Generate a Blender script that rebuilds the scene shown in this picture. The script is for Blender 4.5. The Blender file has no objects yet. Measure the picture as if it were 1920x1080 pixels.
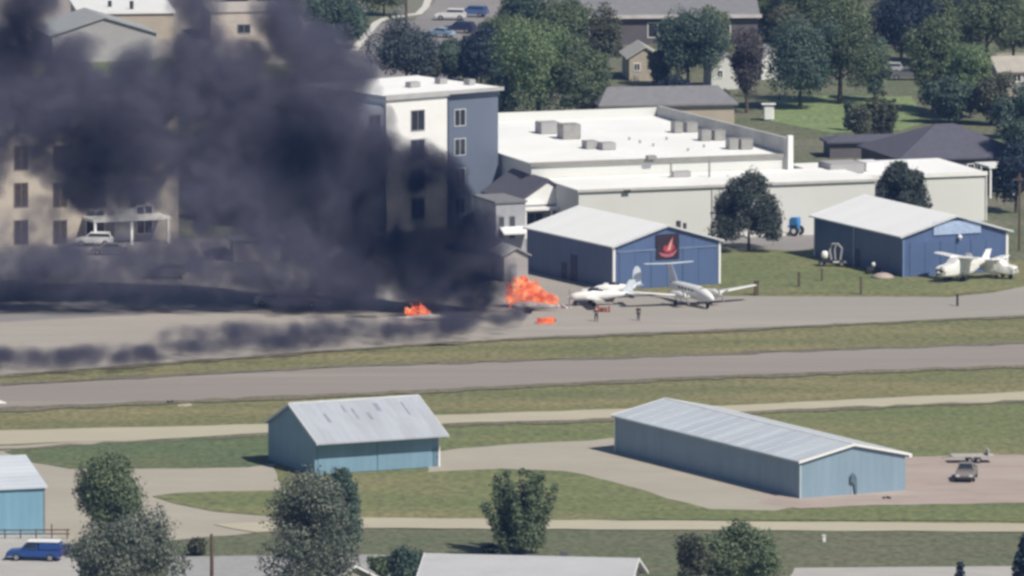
import bpy, bmesh, math, random
import numpy as np
from mathutils import Vector, Matrix

# ------------------------------------------------------------ camera, sky, sun, exposure
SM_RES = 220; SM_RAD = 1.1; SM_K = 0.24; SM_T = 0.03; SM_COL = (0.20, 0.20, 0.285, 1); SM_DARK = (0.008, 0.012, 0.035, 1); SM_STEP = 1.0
HZ_D = 0.000065; HZ_COL = (0.22, 0.40, 1.0, 1); FG_K = 1.1; FG_T = 1.2
scene = bpy.context.scene
COL = scene.collection
R = math.radians
PITCH = R(7.0); FPX = 19058.0; CAMH = 148.0; CAMY = -CAMH / math.tan(PITCH)
cam_d = bpy.data.cameras.new('camera'); cam = bpy.data.objects.new('camera', cam_d); COL.objects.link(cam)
cam.location = (0, CAMY, CAMH); cam.rotation_euler = (R(90) - PITCH, 0, 0)
cam_d.sensor_width = 36; cam_d.lens = FPX / 1920 * 36; cam_d.clip_start = 1; cam_d.clip_end = 20000
scene.camera = cam

SUN_EL, SUN_AZ = R(48), math.atan2(-0.71, 0.70)          # direction TO the sun, in the ground plane
world = bpy.data.worlds.new('World'); scene.world = world; world.use_nodes = True
wn = world.node_tree; bg = wn.nodes['Background']
sky = wn.nodes.new('ShaderNodeTexSky'); sky.sky_type = 'NISHITA'; sky.sun_disc = False
sky.sun_elevation = SUN_EL; sky.sun_rotation = R(90) - SUN_AZ
sky.altitude = 900; sky.dust_density = 1.6
wn.links.new(sky.outputs[0], bg.inputs[0]); bg.inputs[1].default_value = 0.062
sd = bpy.data.lights.new('sun', 'SUN'); sun = bpy.data.objects.new('sun', sd); COL.objects.link(sun)
sd.energy = 4.85; sd.angle = R(0.5); sd.color = (1, 0.935, 0.82)
S = Vector((math.cos(SUN_EL) * math.cos(SUN_AZ), math.cos(SUN_EL) * math.sin(SUN_AZ), math.sin(SUN_EL)))
sun.rotation_euler = S.to_track_quat('Z', 'Y').to_euler(); sun.location = (0, -50, 120)
vs = scene.view_settings; vs.view_transform = 'Standard'; vs.look = 'None'; vs.exposure = 0.0; vs.gamma = 1
cy = scene.cycles
cy.use_denoising = True; cy.use_adaptive_sampling = True; cy.adaptive_threshold = 0.02
cy.max_bounces = 6; cy.diffuse_bounces = 3; cy.glossy_bounces = 2; cy.transparent_max_bounces = 12; cy.volume_bounces = 1
cy.volume_step_rate = 1.0; cy.volume_max_steps = 96
cy.pixel_filter_type = 'BLACKMAN_HARRIS'; cy.filter_width = 3.0

# ------------------------------------------------------------ from photo pixels to the ground and back
CF = Vector((0, math.cos(PITCH), -math.sin(PITCH))); CU = Vector((0, math.sin(PITCH), math.cos(PITCH))); CR = Vector((1, 0, 0))
CO = Vector((0, CAMY, CAMH))
def ray(px, py): return CF + CR * ((px - 960) / FPX) - CU * ((py - 540) / FPX)
def at(px, py, z=0.0):
    d = ray(px, py); return CO + d * ((z - CO.z) / d.z)
def atY(px, py, Y):
    d = ray(px, py); return CO + d * ((Y - CO.y) / d.y)
def proj(P):
    q = Vector(P) - CO; d = q.dot(CF); return (960 + FPX * q.dot(CR) / d, 540 - FPX * q.dot(CU) / d)
def mpp(px, py): return (at(px, py) - CO).dot(CF) / FPX          # metres per photo pixel there
def hgt(px, py, n): return n * mpp(px, py) / math.cos(PITCH)

# ------------------------------------------------------------ materials
MATS = {}
def mat(name, col, rough=0.8, var=0.12, scale=0.8, stretch=(1, 1, 1), metal=0.0, col2=None, scale2=None, bump=0.0, thr=(0.3, 0.7), rib=None, ribw=0.9):
    if name in MATS: return MATS[name]
    m = bpy.data.materials.new(name); m.use_nodes = True; nt = m.node_tree; N = nt.nodes; L = nt.links
    b = N['Principled BSDF']; b.inputs['Roughness'].default_value = rough; b.inputs['Metallic'].default_value = metal
    tc = N.new('ShaderNodeTexCoord'); mp = N.new('ShaderNodeMapping'); mp.inputs['Scale'].default_value = stretch
    L.new(tc.outputs['Object'], mp.inputs['Vector'])
    nz = N.new('ShaderNodeTexNoise'); nz.inputs['Scale'].default_value = scale; nz.inputs['Detail'].default_value = 6; nz.inputs['Roughness'].default_value = 0.65
    L.new(mp.outputs[0], nz.inputs['Vector'])
    mr = N.new('ShaderNodeMapRange'); mr.inputs[1].default_value = thr[0]; mr.inputs[2].default_value = thr[1]
    L.new(nz.outputs[0], mr.inputs[0])
    mx = N.new('ShaderNodeMix'); mx.data_type = 'RGBA'
    c = Vector(col[:3])
    mx.inputs[6].default_value = (*[max(0, x * (1 - var)) for x in c], 1)
    mx.inputs[7].default_value = (*[min(1, x * (1 + var)) for x in c], 1)
    L.new(mr.outputs[0], mx.inputs[0]); out = mx.outputs[2]
    if col2 is not None:
        n2 = N.new('ShaderNodeTexNoise'); n2.inputs['Scale'].default_value = scale2 or scale * 0.2; n2.inputs['Detail'].default_value = 4
        L.new(mp.outputs[0], n2.inputs['Vector'])
        m2 = N.new('ShaderNodeMapRange'); m2.inputs[1].default_value = 0.42; m2.inputs[2].default_value = 0.62
        L.new(n2.outputs[0], m2.inputs[0])
        x2 = N.new('ShaderNodeMix'); x2.data_type = 'RGBA'; L.new(m2.outputs[0], x2.inputs[0]); L.new(out, x2.inputs[6])
        x2.inputs[7].default_value = (*col2, 1); out = x2.outputs[2]
    L.new(out, b.inputs['Base Color'])
    if bump:
        bp = N.new('ShaderNodeBump'); bp.inputs['Strength'].default_value = 0.4; bp.inputs['Distance'].default_value = bump
        L.new(nz.outputs[0], bp.inputs['Height']); L.new(bp.outputs[0], b.inputs['Normal'])
    if rib:      # pressed metal ribs, as relief
        dt = N.new('ShaderNodeVectorMath'); dt.operation = 'DOT_PRODUCT'; dt.inputs[1].default_value = (rib[0], rib[1], 0); L.new(tc.outputs['Object'], dt.inputs[0])
        sn = N.new('ShaderNodeMath'); sn.operation = 'MULTIPLY'; sn.inputs[1].default_value = 6.2832 / ribw; L.new(dt.outputs['Value'], sn.inputs[0])
        s2 = N.new('ShaderNodeMath'); s2.operation = 'SINE'; L.new(sn.outputs[0], s2.inputs[0])
        bp = N.new('ShaderNodeBump'); bp.inputs['Strength'].default_value = 0.2; bp.inputs['Distance'].default_value = 0.05
        L.new(s2.outputs[0], bp.inputs['Height']); L.new(bp.outputs[0], b.inputs['Normal'])
    MATS[name] = m; return m

def leaf_mat(name, c1, c2, tr=0.25):
    if name in MATS: return MATS[name]
    m = bpy.data.materials.new(name); m.use_nodes = True; nt = m.node_tree; N = nt.nodes; L = nt.links
    b = N['Principled BSDF']; b.inputs['Roughness'].default_value = 0.65
    g = N.new('ShaderNodeNewGeometry'); tc = N.new('ShaderNodeTexCoord')
    nz = N.new('ShaderNodeTexNoise'); nz.inputs['Scale'].default_value = 0.42; nz.inputs['Detail'].default_value = 3
    L.new(tc.outputs['Object'], nz.inputs['Vector'])
    ad = N.new('ShaderNodeMath'); ad.operation = 'ADD'; L.new(nz.outputs[0], ad.inputs[0])
    ml = N.new('ShaderNodeMath'); ml.operation = 'MULTIPLY_ADD'; ml.inputs[1].default_value = 0.45; ml.inputs[2].default_value = -0.22
    L.new(g.outputs['Random Per Island'], ml.inputs[0]); L.new(ml.outputs[0], ad.inputs[1])
    mr = N.new('ShaderNodeMapRange'); mr.inputs[1].default_value = 0.28; mr.inputs[2].default_value = 0.72; L.new(ad.outputs[0], mr.inputs[0])
    mx = N.new('ShaderNodeMix'); mx.data_type = 'RGBA'; mx.inputs[6].default_value = (*c1, 1); mx.inputs[7].default_value = (*c2, 1)
    L.new(mr.outputs[0], mx.inputs[0]); L.new(mx.outputs[2], b.inputs['Base Color'])
    t = N.new('ShaderNodeBsdfTranslucent'); L.new(mx.outputs[2], t.inputs[0])
    ms = N.new('ShaderNodeMixShader'); ms.inputs[0].default_value = tr
    L.new(b.outputs[0], ms.inputs[1]); L.new(t.outputs[0], ms.inputs[2]); L.new(ms.outputs[0], N['Material Output'].inputs['Surface'])
    MATS[name] = m; return m

def grass_mat(name, a, b_, c, sx=0.35, fine=1.3):
    """three grass tones: long dry streaks, broad patches and fine tufts"""
    if name in MATS: return MATS[name]
    m = bpy.data.materials.new(name); m.use_nodes = True; nt = m.node_tree; N = nt.nodes; L = nt.links
    b = N['Principled BSDF']; b.inputs['Roughness'].default_value = 0.95
    tc = N.new('ShaderNodeTexCoord')
    def noise(sc, st, det=5, lo=0.35, hi=0.65):
        mp = N.new('ShaderNodeMapping'); mp.inputs['Scale'].default_value = st; L.new(tc.outputs['Object'], mp.inputs['Vector'])
        n = N.new('ShaderNodeTexNoise'); n.inputs['Scale'].default_value = sc; n.inputs['Detail'].default_value = det; n.inputs['Roughness'].default_value = 0.6
        L.new(mp.outputs[0], n.inputs['Vector'])
        r = N.new('ShaderNodeMapRange'); r.inputs[1].default_value = lo; r.inputs[2].default_value = hi; L.new(n.outputs[0], r.inputs[0]); return r.outputs[0]
    def mix(f, x, y):
        k = N.new('ShaderNodeMix'); k.data_type = 'RGBA'; L.new(f, k.inputs[0])
        for i, v in ((6, x), (7, y)):
            if isinstance(v, tuple): k.inputs[i].default_value = (*v, 1)
            else: L.new(v, k.inputs[i])
        return k.outputs[2]
    o = mix(noise(0.13, (sx * .6, 1, 1), 7), a, b_)
    o = mix(noise(0.05, (0.5, 0.7, 1), 4, 0.5, 0.72), o, c)
    dk = N.new('ShaderNodeMix'); dk.data_type = 'RGBA'; dk.blend_type = 'MULTIPLY'; dk.inputs[0].default_value = 1
    tuft = N.new('ShaderNodeMapRange'); tuft.inputs[3].default_value = 0.70; tuft.inputs[4].default_value = 1.28; L.new(noise(fine, (1, 0.5, 1), 6), tuft.inputs[0])
    cc = N.new('ShaderNodeCombineColor'); [L.new(tuft.outputs[0], cc.inputs[i]) for i in range(3)]
    L.new(o, dk.inputs[6]); L.new(cc.outputs[0], dk.inputs[7]); L.new(dk.outputs[2], b.inputs['Base Color'])
    MATS[name] = m; return m

def glass(name='window_glass', col=(0.03, 0.035, 0.045)):
    m = mat(name, col, rough=0.12, var=0.3, scale=2); return m

# ------------------------------------------------------------ mesh building
class MB:
    def __init__(s): s.v = []; s.f = []
    def add(s, vs, fs):
        o = len(s.v); s.v += [tuple(v) for v in vs]; s.f += [tuple(i + o for i in f) for f in fs]; return s
    def box(s, x0, x1, y0, y1, z0, z1):
        return s.add([(x0,y0,z0),(x1,y0,z0),(x1,y1,z0),(x0,y1,z0),(x0,y0,z1),(x1,y0,z1),(x1,y1,z1),(x0,y1,z1)],
                     [(0,3,2,1),(4,5,6,7),(0,1,5,4),(1,2,6,5),(2,3,7,6),(3,0,4,7)])
    def prism(s, prof, a0, a1, axis='y'):
        """profile of (h, z) points, extruded from a0 to a1 along the axis"""
        n = len(prof)
        P = (lambda h, z, a: (h, a, z)) if axis == 'y' else (lambda h, z, a: (a, h, z))
        if axis == 'z': P = lambda h, z, a: (h, z, a)
        vs = [P(h, z, a0) for h, z in prof] + [P(h, z, a1) for h, z in prof]
        return s.add(vs, [tuple(range(n))[::-1], tuple(range(n, 2*n))] + [(i, (i+1) % n, n + (i+1) % n, n + i) for i in range(n)])
    def loft(s, rings, cap=True):
        n = len(rings[0]); vs = [p for r in rings for p in r]; fs = []
        for k in range(len(rings) - 1):
            for i in range(n):
                j = (i + 1) % n; fs.append((k*n+i, k*n+j, (k+1)*n+j, (k+1)*n+i))
        if cap: fs += [tuple(range(n))[::-1], tuple(range((len(rings)-1)*n, len(rings)*n))]
        return s.add(vs, fs)
    def tube(s, pts, rad, n=7):
        pts = [Vector(p) for p in pts]; rad = rad if isinstance(rad, (list, tuple)) else [rad] * len(pts); rings = []
        for k, p in enumerate(pts):
            d = (pts[min(k+1, len(pts)-1)] - pts[max(k-1, 0)]).normalized()
            a = d.cross(Vector((0, 0, 1)) if abs(d.z) < 0.9 else Vector((1, 0, 0))).normalized(); b = d.cross(a)
            rings.append([tuple(p + (a * math.cos(t) + b * math.sin(t)) * rad[k]) for t in [2*math.pi*i/n for i in range(n)]])
        return s.loft(rings)
    def cyl(s, c, r, h, n=12): return s.tube([c, (c[0], c[1], c[2] + h)], r, n)
    def build(s, name, m, parent=None, smooth=False, bevel=0.0):
        me = bpy.data.meshes.new(name); me.from_pydata(s.v, [], s.f)
        bm = bmesh.new(); bm.from_mesh(me); bmesh.ops.recalc_face_normals(bm, faces=bm.faces)
        if bevel: bmesh.ops.bevel(bm, geom=bm.edges[:], offset=bevel, segments=2, affect='EDGES', clamp_overlap=True)
        bm.to_mesh(me); bm.free()
        if smooth: me.polygons.foreach_set('use_smooth', [True] * len(me.polygons))
        me.materials.append(m); o = bpy.data.objects.new(name, me); COL.objects.link(o)
        if parent: o.parent = parent
        return o
def tag(o, label=None, cat=None, group=None, kind=None):
    if label: o['label'] = label
    if cat: o['category'] = cat
    if group: o['group'] = group
    if kind: o['kind'] = kind
    return o
def thing(name, loc, rz, label, cat, group=None):
    o = bpy.data.objects.new(name, None); COL.objects.link(o); o.location = loc; o.rotation_euler = (0, 0, rz)
    o.empty_display_size = 0.5; return tag(o, label, cat, group)
def dup(o, loc, rz=None, label=None, parent=None):
    """a thing with copies of its parts and sub-parts"""
    c = o.copy(); COL.objects.link(c); c.parent = parent
    if parent is None:
        c.location = loc
        if rz is not None: c.rotation_euler = (0, 0, rz)
        if label: c['label'] = label
    for ch in list(KIDS.get(o.name, [])) or [k for k in o.children]: dup(ch, None, None, None, c)
    return c
KIDS = {}

# ------------------------------------------------------------ ground, roads, lawns
rng = random.Random(4)
def patch(name, pts, m, z, wob=0.35, step=3.0, wavy=True):
    """a flat sheet with the given outline (photo pixels on the ground); outline slightly ragged"""
    P = [at(x, y) for x, y in pts]; out = []
    for i, p in enumerate(P):
        q = P[(i + 1) % len(P)]; d = (q - p).length; n = max(1, min(60, int(d / step)))
        nrm = Vector((-(q - p).y, (q - p).x, 0)).normalized()
        for k in range(n):
            t = k / n; w = 0 if k == 0 else rng.uniform(-wob, wob)
            r = p.lerp(q, t) + nrm * w; out.append((r.x, r.y, z))
    bm = bmesh.new(); vs = [bm.verts.new(v) for v in out]; es = [bm.edges.new((vs[i], vs[(i+1) % len(vs)])) for i in range(len(vs))]
    bmesh.ops.triangle_fill(bm, use_beauty=True, use_dissolve=False, edges=es)
    for f in bm.faces:
        if f.normal.z < 0: f.normal_flip()
    me = bpy.data.meshes.new(name); bm.to_mesh(me); bm.free(); me.materials.append(m)
    o = bpy.data.objects.new(name, me); COL.objects.link(o); o['kind'] = 'structure'; return o

M_field = grass_mat('field_grass', (0.150, 0.160, 0.068), (0.240, 0.212, 0.105), (0.130, 0.155, 0.058))
M_green = grass_mat('green_grass', (0.130, 0.162, 0.062), (0.175, 0.190, 0.080), (0.225, 0.205, 0.100))
M_teal = grass_mat('teal_grass', (0.088, 0.130, 0.062), (0.120, 0.152, 0.068), (0.150, 0.150, 0.072))  # cooler, darker green for the left verge
M_low = grass_mat('lower_grass', (0.110, 0.130, 0.070), (0.135, 0.140, 0.082), (0.150, 0.145, 0.090))
M_lawn = grass_mat('park_lawn', (0.17, 0.235, 0.095), (0.21, 0.265, 0.115), (0.14, 0.19, 0.08))
M_taxi = mat('taxiway_concrete', (0.365, 0.335, 0.300), 0.9, 0.10, 0.35, (0.12, 1, 1), col2=(0.335, 0.31, 0.28), scale2=0.04)
M_run = mat('runway_asphalt', (0.300, 0.268, 0.240), 0.9, 0.11, 0.35, (0.07, 1, 1), col2=(0.27, 0.24, 0.215), scale2=0.12)
M_grav = mat('gravel', (0.400, 0.370, 0.310), 0.95, 0.08, 0.5, (0.5, 1, 1), col2=(0.37, 0.335, 0.28), scale2=0.06)
M_path = mat('pale_gravel', (0.455, 0.425, 0.320), 0.95, 0.07, 0.5, (0.4, 1, 1), col2=(0.44, 0.40, 0.31), scale2=0.08)
M_dirt = mat('pink_dirt', (0.385, 0.315, 0.280), 0.95, 0.10, 0.4, (0.5, 1, 1), col2=(0.42, 0.36, 0.32), scale2=0.1)
M_lot = mat('town_asphalt', (0.235, 0.225, 0.225), 0.9, 0.12, 0.2, (0.5, 1, 1), col2=(0.28, 0.26, 0.25), scale2=0.06)
M_conc = mat('concrete', (0.42, 0.41, 0.39), 0.9, 0.08, 0.5, (0.5, 1, 1))
M_under = grass_mat('town_ground', (0.10, 0.13, 0.065), (0.16, 0.155, 0.10), (0.19, 0.175, 0.135))

g = MB(); g.add([(-5000, -2200, 0), (5000, -2200, 0), (5000, 9000, 0), (-5000, 9000, 0)], [(0, 1, 2, 3)])
ground = g.build('ground', M_low); ground['kind'] = 'structure'

patch('town_ground', [(-300,-120),(2250,-120),(2250,545),(1780,560),(1340,560),(1100,520),(950,470),(-300,600)], M_under, 0.02)
patch('parking_lot', [(-300,455),(420,448),(960,425),(1110,500),(980,520),(900,556),(600,588),(300,600),(-300,618)], M_lot, 0.045)
patch('asphalt_yard', [(1345,455),(1385,425),(1640,420),(1560,462),(1500,470),(1400,474)], M_lot, 0.05)
patch('street', [(640,110),(700,45),(780,38),(810,-120),(980,-120),(930,40),(880,110),(860,150),(700,150)], M_lot, 0.04)
patch('car_park', [(640,120),(500,120),(0,90),(-300,80),(-300,-120),(660,-120),(690,20)], mat('pale_lot', (0.30,0.27,0.25), 0.9), 0.05)
patch('airfield_grass', [(-300,600),(1040,560),(1340,478),(1500,462),(1700,505),(1900,490),(2250,470),(2250,1010),(-300,1010)], M_field, 0.03, 0.5)
patch('hangar_grass', [(1345,478),(1420,466),(1520,472),(1600,492),(1700,530),(1900,525),(1915,540),(1780,553),(1352,550)], M_green, 0.06, 0.5)
patch('taxiway', [(-300,620),(300,590),(600,580),(900,548),(950,505),(1040,500),(1150,546),(1350,556),(1780,558),(1860,550),(1920,538),(2250,505),
                  (2250,578),(1920,592),(1280,622),(980,634),(640,656),(0,704),(-300,722)], M_taxi, 0.07, 0.12)
patch('runway', [(-300,742),(0,725),(640,690),(1280,668),(1920,645),(2250,632),(2250,672),(1920,686),(1280,708),(640,740),(0,766),(-300,780)], M_run, 0.07, 0.2)
patch('gravel_path', [(-300,815),(0,808),(500,796),(830,779),(1150,768),(1350,762),(1920,735),(2250,720),(2250,738),(1920,753),(1350,776),(1150,786),(830,797),(500,815),(300,824),(-300,845)], M_path, 0.07, 0.3)
patch('taxiway_apron', [(-300,838),(40,836),(300,818),(505,808),(520,900),(560,1000),(400,1006),(150,1030),(-300,1100)], M_grav, 0.05, 0.3)
patch('green_verge', [(8,848),(60,841),(150,836),(300,824),(505,812),(530,868),(465,877),(300,879),(240,880),(130,880),(60,868)], M_teal, 0.08, 0.35)
patch('hangar_verge', [(825,800),(1150,788),(1350,778),(1920,756),(2250,744),(2250,860),(1920,858),(1700,862),(1500,850),(1200,822),(1040,832),(900,838),(830,846)], M_green, 0.05, 0.5)
patch('gravel_apron', [(800,852),(860,842),(960,834),(1100,828),(1200,815),(1500,840),(1560,935),(1500,950),(1450,960),(1330,957),(1250,937),(1150,905),(1060,886),(940,880),(800,890)], M_grav, 0.08, 0.4)
patch('dirt_yard', [(1480,860),(1700,858),(1920,854),(2250,846),(2250,940),(1920,944),(1640,948),(1500,955),(1420,945)], M_dirt, 0.09, 0.4)
patch('green_field', [(285,932),(330,926),(400,923),(520,921),(590,905),(680,892),(830,885),(940,881),(1060,885),(1150,905),(1250,936),(1330,956),(1450,959),(1640,948),(1920,945),(2250,940),(2250,980),(680,974),(520,970),(400,960),(330,946)], M_green, 0.10, 0.35)
patch('pale_path', [(400,985),(640,972),(1000,976),(1920,984),(2250,986),(2250,1000),(1920,999),(1000,994),(640,992),(480,1000)], M_path, 0.12, 0.3)
patch('lower_field', [(380,1010),(480,1000),(640,993),(1000,995),(1920,1000),(2250,1001),(2250,1110),(400,1110)], M_low, 0.09, 0.3)
patch('lower_road', [(320,1046),(700,1042),(820,1046),(820,1130),(300,1130)], mat('road_grey', (0.33,0.33,0.335), 0.9), 0.13, 0.1)
patch('concrete_pad', [(1490,1067),(1900,1064),(1905,1130),(1460,1130)], M_conc, 0.13, 0.1)
patch('driveway', [(-300,1006),(100,1002),(150,1040),(150,1130),(-300,1130)], M_conc, 0.12, 0.1)
patch('park_lawn', [(1430,186),(1500,180),(1710,181),(1730,232),(1690,245),(1560,250),(1430,225)], M_lawn, 0.05, 0.3)
patch('roadside_lawn', [(705,46),(745,22),(760,-80),(880,-80),(795,28),(770,36)], mat('dull_lawn', (0.19,0.19,0.15), 0.95), 0.06, 0.2)
patch('back_yard', [(1870,100),(2250,90),(2250,200),(1860,190)], mat('dry_yard', (0.30,0.27,0.20), 0.95), 0.05, 0.3)
M_brown = grass_mat('dry_edge', (0.185, 0.165, 0.115), (0.15, 0.135, 0.09), (0.21, 0.185, 0.13), 0.5, 2.0)
for nm, e in (('runway_verge', [(-300,781,7),(0,766,8),(300,754,6),(640,739,7),(980,724,5),(1280,709,6),(1600,697,5),(1920,686,6),(2250,673,6)]),
              ('taxiway_verge', [(-300,723,4),(0,705,4),(640,657,3),(980,635,4),(1280,623,4),(1600,608,3),(1920,593,4),(2250,579,4)]),
              ('runway_edge', [(-300,735,6),(0,719,6),(640,686,4),(1280,665,4),(1920,642,4),(2250,629,4)]),
              ('path_edge', [(-300,842,3),(0,843,3),(500,814,5),(830,796,5),(1150,785,7),(1350,775,5),(1920,752,4),(2250,737,4)])):
    patch(nm, [(x, y) for x, y, w in e] + [(x, y + w) for x, y, w in reversed(e)], M_brown, 0.115, 0.9, 2.0)
# kerb: a real raised strip round the roadside lawn
kb = MB(); kp = [at(x, y) for x, y in [(664,96),(690,62),(706,44),(722,36),(760,30),(785,27),(798,14),(803,0),(806,-30)]]
for a, b in zip(kp, kp[1:]):
    d = (b - a); n = Vector((-d.y, d.x, 0)).normalized() * 0.55
    kb.loft([[tuple(a + n), tuple(a - n), tuple(a - n + Vector((0,0,.14))), tuple(a + n + Vector((0,0,.14)))],
             [tuple(b + n), tuple(b - n), tuple(b - n + Vector((0,0,.14))), tuple(b + n + Vector((0,0,.14)))]])
k = kb.build('kerb', mat('kerb_white', (0.62, 0.60, 0.56), 0.85)); k['kind'] = 'structure'; k.location.z = 0.04
# ------------------------------------------------------------ buildings
M_blue = mat('blue_metal_siding', (0.085, 0.132, 0.265), 0.45, 0.12, 0.5, (1, 1, 0.15), rib=(1, 1))
M_blue2 = mat('light_blue_siding', (0.19, 0.315, 0.42), 0.5, 0.10, 0.5, (1, 1, 0.15), rib=(1, 1))
M_blue3 = mat('pale_blue_siding', (0.222, 0.312, 0.395), 0.5, 0.10, 0.5, (1, 1, 0.15), rib=(1, 1))
M_blue4 = mat('sky_blue_siding', (0.18, 0.345, 0.46), 0.5, 0.10, 0.5, (1, 1, 0.15), rib=(1, 1))
M_wroof = mat('white_metal_roof', (0.87, 0.88, 0.88), 0.6, 0.02, 0.3, (0.3, 2, 1), col2=(0.84, 0.85, 0.85), scale2=0.15, rib=(0, 1))
M_groof = mat('grey_blue_metal_roof', (0.50, 0.54, 0.60), 0.5, 0.07, 0.35, (0.3, 2, 1), col2=(0.55, 0.60, 0.65), scale2=0.18, rib=(0, 1))
M_rust = mat('weathered_metal_roof', (0.41, 0.44, 0.495), 0.55, 0.05, 0.5, (2.2, 0.5, 1), col2=(0.375, 0.395, 0.44), scale2=0.28, rib=(1, 0))
M_white = mat('white_paint', (0.80, 0.80, 0.79), 0.6, 0.04, 0.6)
M_cream = mat('cream_wall', (0.61, 0.622, 0.605), 0.85, 0.04, 0.15, (1, 1, 0.5), col2=(0.64, 0.65, 0.63), scale2=0.07)
M_membrane = mat('white_membrane_roof', (0.88, 0.885, 0.88), 0.85, 0.03, 0.25, (1, 1, 1), col2=(0.83, 0.835, 0.825), scale2=0.1)
M_slate = mat('slate_blue_cladding', (0.125, 0.155, 0.215), 0.8, 0.05, 0.3)
M_beige = mat('beige_stucco', (0.45, 0.40, 0.34), 0.9, 0.06, 0.3)
M_shing = mat('dark_shingles', (0.095, 0.095, 0.125), 0.9, 0.14, 1.2)
M_shing2 = mat('grey_shingles', (0.20, 0.20, 0.215), 0.9, 0.12, 1.2)
M_pale = mat('pale_shingles', (0.42, 0.43, 0.45), 0.9, 0.07, 0.6, (0.4, 1, 1))
M_dgrey = mat('dark_grey_siding', (0.115, 0.105, 0.115), 0.85, 0.1, 0.5)
M_tan = mat('tan_siding', (0.42, 0.37, 0.30), 0.85, 0.08, 0.5)
M_lgrey = mat('light_grey_wall', (0.36, 0.355, 0.36), 0.85, 0.07, 0.4)
M_unit = mat('galvanised_metal', (0.30, 0.295, 0.285), 0.5, 0.15, 1.5)
M_dark = mat('dark_metal', (0.035, 0.035, 0.04), 0.6, 0.2, 1)
M_glass = glass()
M_trimg = mat('grey_trim', (0.22, 0.22, 0.24), 0.7)

class Bld:
    def __init__(s, name, label, cat, corner, side=None, front_x=None, W=None, L=None, theta=None, z=0.0, group=None):
        s.c = at(*corner)
        if theta is None:
            e = at(*side); u = e - s.c; s.L = u.length if L is None else L; theta = math.atan2(u.y, u.x) - math.pi / 2
        else: s.L = L
        s.th = theta; s.vx = Vector((math.cos(theta), math.sin(theta), 0)); s.uy = Vector((-math.sin(theta), math.cos(theta), 0))
        if W is None:
            lo, hi = 0.5, 90
            for _ in range(40):
                mid = (lo + hi) / 2
                if proj(s.c + s.vx * mid)[0] < front_x: lo = mid
                else: hi = mid
            W = lo
        s.W = W; s.root = thing(name, (s.c.x, s.c.y, 0), theta, label, cat, group)
    def world(s, x, y, z): return s.c + s.vx * x + s.uy * y + Vector((0, 0, z))
    def front(s, px, py, y=0.0):
        """photo pixel -> (x, z) on the plane local y"""
        d = ray(px, py); o = s.c + s.uy * y; t = (o - CO).dot(s.uy) / d.dot(s.uy); q = CO + d * t - s.c; return q.dot(s.vx), q.z
    def left(s, px, py, x=0.0):
        d = ray(px, py); o = s.c + s.vx * x; t = (o - CO).dot(s.vx) / d.dot(s.vx); q = CO + d * t - s.c; return q.dot(s.uy), q.z
    def loc(s, P): q = Vector(P) - s.c; return Vector((q.dot(s.vx), q.dot(s.uy), q.z))
    def part(s, name, mb, m, parent=None, **k): return mb.build(name, m, parent or s.root, **k)
    def gable(s, ze, zr, wallm, roofm, ridge='y', over=0.35, endover=0.35, t=0.16, fascia=None, over2=None):
        W, L = s.W, s.L; A = W if ridge == 'y' else L; B = L if ridge == 'y' else W; sl = (zr - ze) / (A / 2)
        s.part('wall', MB().prism([(0, 0), (A, 0), (A, ze - 0.02), (A/2, zr - 0.02), (0, ze - 0.02)], 0, B, ridge if ridge == 'y' else 'x'), wallm)
        o2 = over if over2 is None else over2
        prof = [(-over, ze - sl*over), (A/2, zr), (A+o2, ze - sl*o2), (A+o2, ze - sl*o2 + t), (A/2, zr + t), (-over, ze - sl*over + t)]
        r = s.part('roof', MB().prism(prof, -endover, B + endover, ridge if ridge == 'y' else 'x'), roofm)
        s.sl = sl; s.ze = ze; s.zr = zr; s.ridge = ridge
        if fascia:
            e = 0.03
            for b0, b1 in ((-endover - 0.06, -endover - 0.004), (B + endover + 0.004, B + endover + 0.06)):
                f = MB(); f.prism([(-over-e, ze - sl*over - 0.06), (A/2, zr - 0.06), (A+o2+e, ze - sl*o2 - 0.06), (A+o2+e, ze - sl*o2 + t + e), (A/2, zr + t + e), (-over-e, ze - sl*over + t + e)], b0, b1, ridge if ridge == 'y' else 'x')
                s.part('fascia', f, fascia, r)
        return r
    def fwin(s, px0, py0, px1, py1, frame=None, pane=None, name='window', y=0.0, fw=0.12, bars=1):
        """a framed window (frame > pane) on the front, between two photo corners"""
        x0, z1 = s.front(px0, py0, y); x1, z0 = s.front(px1, py1, y)
        return s.win(x0, x1, z0, z1, frame, pane, name, y, fw, bars)
    def win(s, x0, x1, z0, z1, frame=None, pane=None, name='window', y=0.0, fw=0.12, bars=1, side=None):
        if x0 > x1: x0, x1 = x1, x0
        B = MB()
        def bx(a, b, z, w, d0, d1):
            if side is None: B.box(a, b, y - d1, y - d0, z, w)
            else: B.box(side - d1, side - d0, a, b, z, w)
        bx(x0, x1, z0, z0 + fw, 0.002, 0.09); bx(x0, x1, z1 - fw, z1, 0.002, 0.09)
        bx(x0, x0 + fw, z0 + fw, z1 - fw, 0.002, 0.09); bx(x1 - fw, x1, z0 + fw, z1 - fw, 0.002, 0.09)
        for k in range(bars):
            xm = x0 + (x1 - x0) * (k + 1) / (bars + 1); bx(xm - 0.04, xm + 0.04, z0 + fw, z1 - fw, 0.031, 0.08)
        w = s.part(name, B, frame or M_trimg)
        B = MB(); bx(x0 + fw - 0.01, x1 - fw + 0.01, z0 + fw - 0.01, z1 - fw + 0.01, 0.002, 0.03)
        s.part('pane', B, pane or M_glass, w); return w
    def post(s, x, y, z0, z1, r, m, name='corner_trim'):
        return s.part(name, MB().box(x - r, x + r, y - r, y + r, z0, z1), m)

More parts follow.
